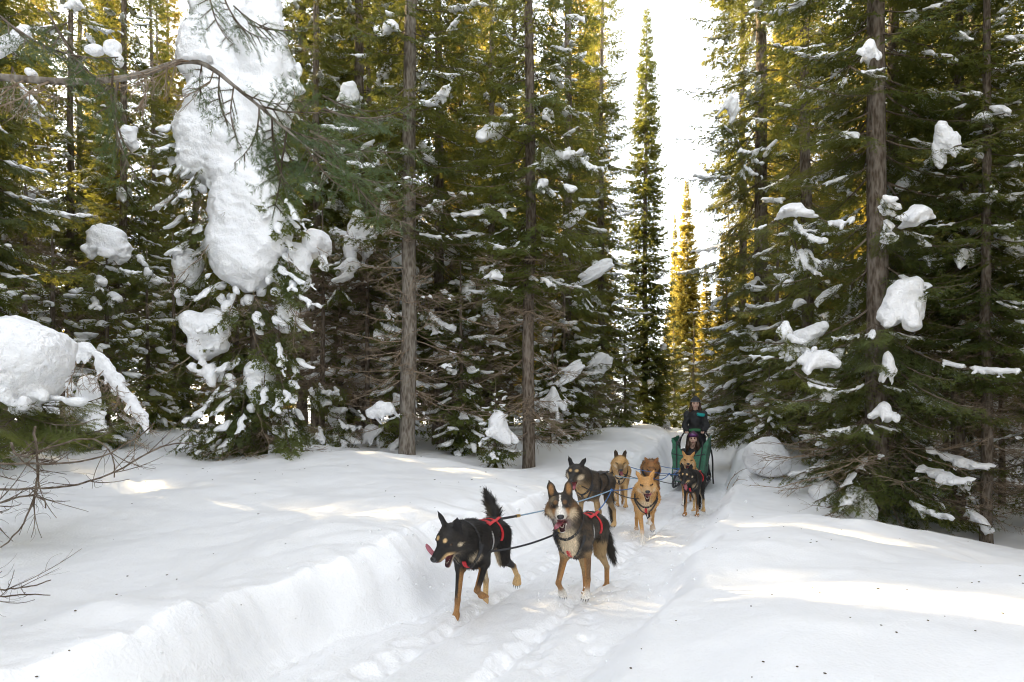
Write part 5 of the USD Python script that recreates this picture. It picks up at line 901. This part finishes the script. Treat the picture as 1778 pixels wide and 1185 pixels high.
def sheet(g, th=.012):
    a, b = g.shape[:2]; q = np.arange(a * b).reshape(a, b); fq = np.stack([q[:-1, :-1], q[1:, :-1], q[1:, 1:], q[:-1, 1:]], -1).reshape(-1, 4); v = g.reshape(-1, 3); f = np.vstack([fq[:, :3], fq[:, [0, 2, 3]]]); n = vnormals(v, f); v2 = np.vstack([v, v + n * th]); k = a * b
    e = np.concatenate([q[0], q[1:, -1], q[-1, -2::-1], q[-2:0:-1, 0]]); e2 = np.roll(e, -1); return v2, np.vstack([f[:, ::-1], f + k, np.stack([e, e2, e2 + k], 1), np.stack([e, e2 + k, e + k], 1)])
obj('bed', Sv(sheet(pv2)), 'sled_plastic', t, smooth=35); obj('brush_bow', Sv(tube(spline([[1.05, -.29, .24], [1.30, -.24, .30], [1.44, 0, .34], [1.30, .24, .30], [1.05, .29, .24]], 30), .016, 8)), 'sled_tube', t, smooth=True)
# the bag: front flap with its V opening, two sides
ys = np.linspace(-1, 1, 25); us = np.linspace(0, 1, 18)
g = np.array([[[1.18 - .62 * (u * (.46 + .54 * abs(w) ** 1.1)), w * (.26 + .09 * u * (.6 + .4 * abs(w))), .17 + .78 * (u * (.46 + .54 * abs(w) ** 1.1)) + .02 * math.sin(3 * w + 4 * u)] for w in ys] for u in us]); g += (meshkit.fbm(g * 7, 3, 4)[..., None] - .5) * .05 * np.array([1, 0, .4])
obj('front_flap', Sv(sheet(g)), 'green_canvas', t, smooth=40)
for s in (-1, 1):
    g = np.array([[[a + (b - a) * w, s * (.265 + .085 * u - .02 * w), .16 + (.79 + .05 * w) * u] for w in np.linspace(0, 1, 12)] for u in us for a, b in [(1.17 - .62 * u, -.35)]]).reshape(18, 12, 3); g[..., 1] += s * (meshkit.fbm(g * 6, 3, 7) - .4) * .06
    if s < 0: g = g[:, ::-1]
    obj('side_panel', Sv(sheet(g)), 'green_canvas', t, smooth=40)
for w0 in (-.72, .72):
    p = np.array([[1.20 - .62 * (u * .9), w0 * (.26 + .09 * u), .19 + .78 * (u * .9)] for u in np.linspace(0, 1, 12)]); obj('strap', Sv(tube(p, .012, 6)), 'black_webbing', t)
p = np.array([[.86 + .0 * w, w * .31, .58 + .06 * abs(w)] for w in np.linspace(-1, 1, 14)]); obj('strap', Sv(tube(p + [.035, 0, .02], .010, 6)), 'black_webbing', t)
obj('trailing_strap', Sv(tube(spline([[.1, .36, .72], [.25, .40, .5], [.5, .42, .28], [.62, .44, .08]], 16), .016, 6)), 'black_webbing', t); obj('snub_loop', Sv(tube(spline([[-.3, -.30, .9], [-.2, -.40, .95], [-.05, -.42, .86], [-.1, -.33, .76], [-.28, -.3, .8]], 24), .012, 6)), 'black_webbing', t)
obj('snow_hook', Sv(tube(spline([[-.1, -.30, .82], [.05, -.33, .76], [.08, -.33, .66], [.0, -.33, .62]], 14), .012, 6)), 'sled_plastic', t, smooth=True)
def person(label, jn, hd_, yaw, pitch, coat, grip=None, hat='hat_wool', wear_goggles=False, roll=0.0):
    """jn: joints in sled space"""
    t = thing('person', label, 'person'); B, Jk, Tr, Bt = Blob(), Blob(), Blob(), Blob(); A = {k: np.array(q, float) for k, q in jn.items()}
    sh = (A['sl'] + A['sr']) / 2
    for X, g in ((B, 0.0), (Jk, .016)):
        X.cone(A['pelvis'], A['waist'], .135 + g, .115 + g, .05); X.cone(A['waist'], sh - [0, 0, .06], .115 + g, .135 + g, .06)
        for s in ('l', 'r'):
            X.cone(sh - [0, 0, .03], A['s'+s], .09 + g, .062 + g, .05); X.cone(A['s'+s], A['e'+s], .058 + g, .044 + g, .03); X.cone(A['e'+s], A['w'+s], .044 + g, .032 + g * 1.3, .02); X.cone(A['pelvis'] + (A['s'+s] - sh) * .35, A['waist'] + (A['s'+s] - sh) * .35, .10 + g, .10 + g, .05)
    Jk.cone(sh, sh * .55 + A['neck'] * .45, .085, .075, .03)
    for s in ('l', 'r'):
        for X, g in ((B, 0.), (Tr, .016)): X.cone(A['h'+s], A['k'+s], .085 + g, .058 + g, .04); X.cone(A['k'+s], A['a'+s], .056 + g, .042 + g, .02)
        B.cone(A['a'+s], A['t'+s], .042, .034, .02); Bt.cone(A['k'+s] * .3 + A['a'+s] * .7, A['a'+s], .062, .058, .03); Bt.cone(A['a'+s] - [0, 0, .03], A['t'+s], .055, .044, .03)
        w = A['w'+s]; hdv = unit(A['f'+s] - w); B.cone(w, w + hdv * .06, .030, .036, .02); side = unit(np.cross(hdv, [0, 0, 1]) + 1e-6); up = np.cross(side, hdv)
        for q, o in enumerate((-.030, -.010, .010, .028)):
            k1 = w + hdv * .085 + side * o; k2 = k1 + (hdv * .6 - up * .7) * (.034, .040, .038, .030)[q]; k3 = k2 + (-hdv * .5 - up * .8) * .026; B.cone(w + hdv * .05 + side * o, k1, .0105, .010, .006); B.cone(k1, k2, .010, .009, .004); B.cone(k2, k3, .009, .0075, .003)
        sg = 1 if s == 'r' else -1; B.cone(w + hdv * .02 + side * .03 * sg, w + hdv * .06 + side * .048 * sg - up * .03, .011, .009, .006)
    Hc = A['head']; H = rotm(yaw, pitch, roll); q_ = lambda p: Hc + H @ np.array(p, float)
    B.cone(sh, q_((-.02, 0, -.06)), .06, .052, .03); B.ball(q_((-.01, 0, .025)), (.096, .076, .105), H, .02); B.cone(q_((.02, 0, -.03)), q_((.045, 0, -.095)), .066, .030, .03); B.cone(q_((.088, 0, .015)), q_((.104, 0, -.028)), .010, .014, .010)
    for s in (-1, 1):
        B.ball(q_((.050, s * .036, -.02)), .034, H, .02); B.ball(q_((-.01, s * .078, .0)), (.018, .008, .030), H, .006); B.ball(q_((.092, s * .030, .018)), (.014, .018, .011), H, .008, cut=True)
    B.ball(q_((.082, 0, -.058)), (.016, .026, .012), H, .012)
    obj('body', Sv(B.mesh(.013)), 'skin', t, smooth=True); obj('jacket', Sv(Jk.mesh(.018, lambda X: (meshkit.fbm(X * [13, 13, 9], 3, 2) - .5) * .05)), coat, t, smooth=True); obj('trousers', Sv(Tr.mesh(.02, lambda X: (meshkit.fbm(X * 11, 3, 5) - .5) * .03)), 'trouser_cloth', t, smooth=True); obj('boots', Sv(Bt.mesh(.02)), 'boot_leather', t, smooth=True)
    vv, ff = _ico[2]
    for s in (-1, 1):
        obj('eye', Sv((np.array([q_(x) for x in vv * .0125 + [.084, s * .031, .017]]), ff)), 'dog_eye', t, smooth=True); obj('eyebrow', Sv(tube(np.array([q_(x) for x in ((.096, s * .016, .040), (.092, s * .032, .045), (.080, s * .047, .040))]), .0045, 5)), 'brown_hair', t)
    obj('mouth', Sv((np.array([q_(x) for x in vv * [.006, .022, .0055] + [.0965, 0, -.056]]), ff)), 'lip', t, smooth=True)
    Hr = Blob(); Hr.ball(q_((-.025, 0, .03)), (.092, .086, .104), H, .03)
    for s in (-1, 1): Hr.cone(q_((-.02, s * .080, .02)), q_((-.01, s * .096, -.11)), .026, .034, .03); Hr.cone(q_((-.01, s * .096, -.11)), q_((.0 - .02, s * .125, -.235)), .036, .020, .03)
    Hr.cone(q_((-.07, 0, 0)), q_((-.09, .03, -.22)), .06, .06, .04); obj('hair', Sv(Hr.mesh(.013, lambda X: (meshkit.fbm(X * [40, 40, 9], 2, 1) - .5) * .022)), 'brown_hair', t, smooth=True)
    Ht = Blob(); Ht.ball(q_((-.015, 0, .075)), (.106, .094, .078), H, .02); Ht.cone(q_((-.015, 0, .145)), q_((-.02, 0, .16)), .03, .02, .03)
    for i in range(16): a, b = [np.array([.095 * math.cos(x) - .012, .088 * math.sin(x), .062 + .012 * math.cos(x) * 0]) for x in (i * .3927, (i + 1) * .3927)]; Ht.cone(q_(a), q_(b), .017, .017, .01)
    obj('hat', Sv(Ht.mesh(.012)), hat, t, smooth=True)
    return t, q_
mu, q_ = person('smiling person in a black jacket with teal collar standing behind the sled', dict(pelvis=(-.66, 0, .98), waist=(-.62, 0, 1.14), sl=(-.57, .160, 1.44), sr=(-.57, -.160, 1.44), el=(-.53, .225, 1.20), er=(-.53, -.225, 1.20), wl=(-.42, .185, 1.09), wr=(-.42, -.185, 1.09), fl=(-.34, .16, 1.08), fr=(-.34, -.16, 1.08), neck=(-.55, 0, 1.52), head=(-.52, 0, 1.66),
    hl=(-.66, .10, .95), hr=(-.66, -.10, .95), kl=(-.60, .17, .52), kr=(-.60, -.17, .52), al=(-.70, .25, .14), ar=(-.70, -.25, .14), tl=(-.52, .26, .09), tr=(-.52, -.26, .09)), None, .12, -.05, 'jacket_cloth')
obj('collar_panel', Sv(Blob().cone((-.425, .06, 1.445), (-.475, .175, 1.43), .030, .026, .02).cone((-.420, .07, 1.425), (-.465, .16, 1.41), .026, .026, .02).mesh(.009)), 'teal_cloth', mu, smooth=True); g = _ico[3]; obj('hat_band', Sv(tube([q_((.096 * math.cos(x) - .012, .089 * math.sin(x), .058)) for x in np.linspace(-1.2, 1.2, 14)], .018, 7)), 'grey_wool', mu, smooth=True)
for s in (-1, 1): obj('glove', Sv(Blob().cone((-.43, s * .185, 1.09), (-.38, s * .172, 1.10), .048, .060, .02).mesh(.010)), 'jacket_cloth', mu, smooth=True)
obj('waist_cord', Sv(tube(spline([[-.47, -.14, 1.12], [-.455, 0, 1.135], [-.47, .14, 1.12]], 12), .010, 6)), 'green_rope', mu, smooth=True)
pa, q2 = person('person peering out of the green sled bag with purple goggles on the hat', dict(pelvis=(.0, 0, .26), waist=(.08, 0, .42), sl=(.17, .17, .66), sr=(.17, -.17, .66), el=(.30, .23, .42), er=(.30, -.23, .42), wl=(.48, .14, .34), wr=(.48, -.14, .34), fl=(.58, .08, .33), fr=(.58, -.08, .33), neck=(.24, 0, .80), head=(.30, .03, .93),
    hl=(.05, .09, .24), hr=(.05, -.09, .24), kl=(.45, .11, .36), kr=(.45, -.11, .36), al=(.82, .10, .24), ar=(.82, -.10, .24), tl=(.90, .10, .30), tr=(.90, -.10, .30)), None, .06, .02, 'jacket_cloth', hat='purple_cloth')
gv = Blob().ball(q2((.086, 0, .082)), (.026, .072, .034), rotm(.06, .02), .02).mesh(.008); obj('goggles', Sv(gv), 'goggle_lens', pa, smooth=True); obj('goggle_strap', Sv(tube([q2((.104 * math.cos(x) - .012, .097 * math.sin(x), .080)) for x in np.linspace(.6, 5.68, 24)], .013, 6)), 'purple_cloth', pa, smooth=True)
# ---- lines
def sag(a, b, s, n=16): t_ = np.linspace(0, 1, n)[:, None]; p = np.asarray(a) * (1 - t_) + np.asarray(b) * t_; p[:, 2] -= 4 * s * (t_ * (1 - t_))[:, 0]; return p
def mid(i, j, k, z): p = (DOGS[i][k] + DOGS[j][k]) / 2; p[2] = gz(p[0], p[1]) + z; return p
nose = S((1.42, 0, .32)); N1 = nose + (mid(7, 8, 'tail', .5) - nose) * .45 + [0, 0, .05]; N2 = mid(7, 8, 'collar', .46); N3 = mid(5, 6, 'collar', .50); N4 = mid(3, 4, 'collar', .52)
tg = thing('gangline', 'long blue gangline running between the dog pairs to the sled', 'rope')
for a, b, s in ((nose, N1, .02), (N1, N2, .05), (N2, N3, .05), (N3, N4, .05)): obj('rope_section', tube(sag(a, b, s), .0065, 6), 'blue_rope', tg, smooth=True)
for p in (N1, N2, N3, N4): vv, ff = _ico[2]; obj('knot', (vv * [.016, .022, .016] + p, ff), 'blue_rope', tg, smooth=True)
obj('bridle', tube(np.vstack([sag(S((1.25, -.24, .28)), nose - [0, 0, .0], .03), sag(nose, S((1.25, .24, .28)), .03)[1:]]), .010, 6), 'black_rope', tg, smooth=True)
who = {1: 'the black and tan lead dog', 2: 'the white-blazed lead dog', 3: 'the grey and black dog', 4: 'the golden running dog', 5: 'the fawn dog with black ears', 6: 'the small black and tan dog', 7: 'the brindle dog', 8: 'the golden tan wheel dog'}
for k, N in ((1, N4), (2, N4), (3, N3), (4, N3), (5, N2), (6, N2), (7, N1), (8, N1)):
    a = DOGS[k]['tail']; tl = thing('tug_line', f'blue tug line from the harness of {who[k]}', 'rope', 'tug lines of the dog team'); p = sag(a, N, .03); obj('rope', tube(p[1:], .0058, 6), 'pale_rope' if k in (1, 3) else 'blue_rope', tl, smooth=True)
    e = unit(p[1] - p[0]); obj('loop', tube(np.array([a, p[1], p[2]]), .010, 6), 'black_rope', tl, smooth=True); obj('snap_hook', tube(np.array([p[2] - e * .03, p[2] + e * .03]), .013, 8), 'brass', tl, smooth=True)
a, b = DOGS[1]['collar'], DOGS[2]['collar']; tl = thing('neck_line', 'black neck line joining the two lead dogs', 'rope', 'neck lines of the dog team'); obj('rope', tube(sag(a, b, .05, 24), .0068, 7), 'black_rope', tl, smooth=True)
for p in (a, b): obj('snap_hook', tube(np.array([p, p + unit(b - a) * (.05 if p is a else -.05)]), .014, 8), 'brass', tl, smooth=True)
for k, N in ((3, N4), (4, N4), (5, N3), (6, N3), (7, N2), (8, N2)):
    tl = thing('neck_line', f'black neck line from the collar of {who[k]}', 'rope', 'neck lines of the dog team'); p = sag(DOGS[k]['collar'], N, .04); obj('rope', tube(p, .0055, 6), 'black_rope', tl, smooth=True); obj('snap_hook', tube(p[:2], .012, 8), 'brass', tl, smooth=True)
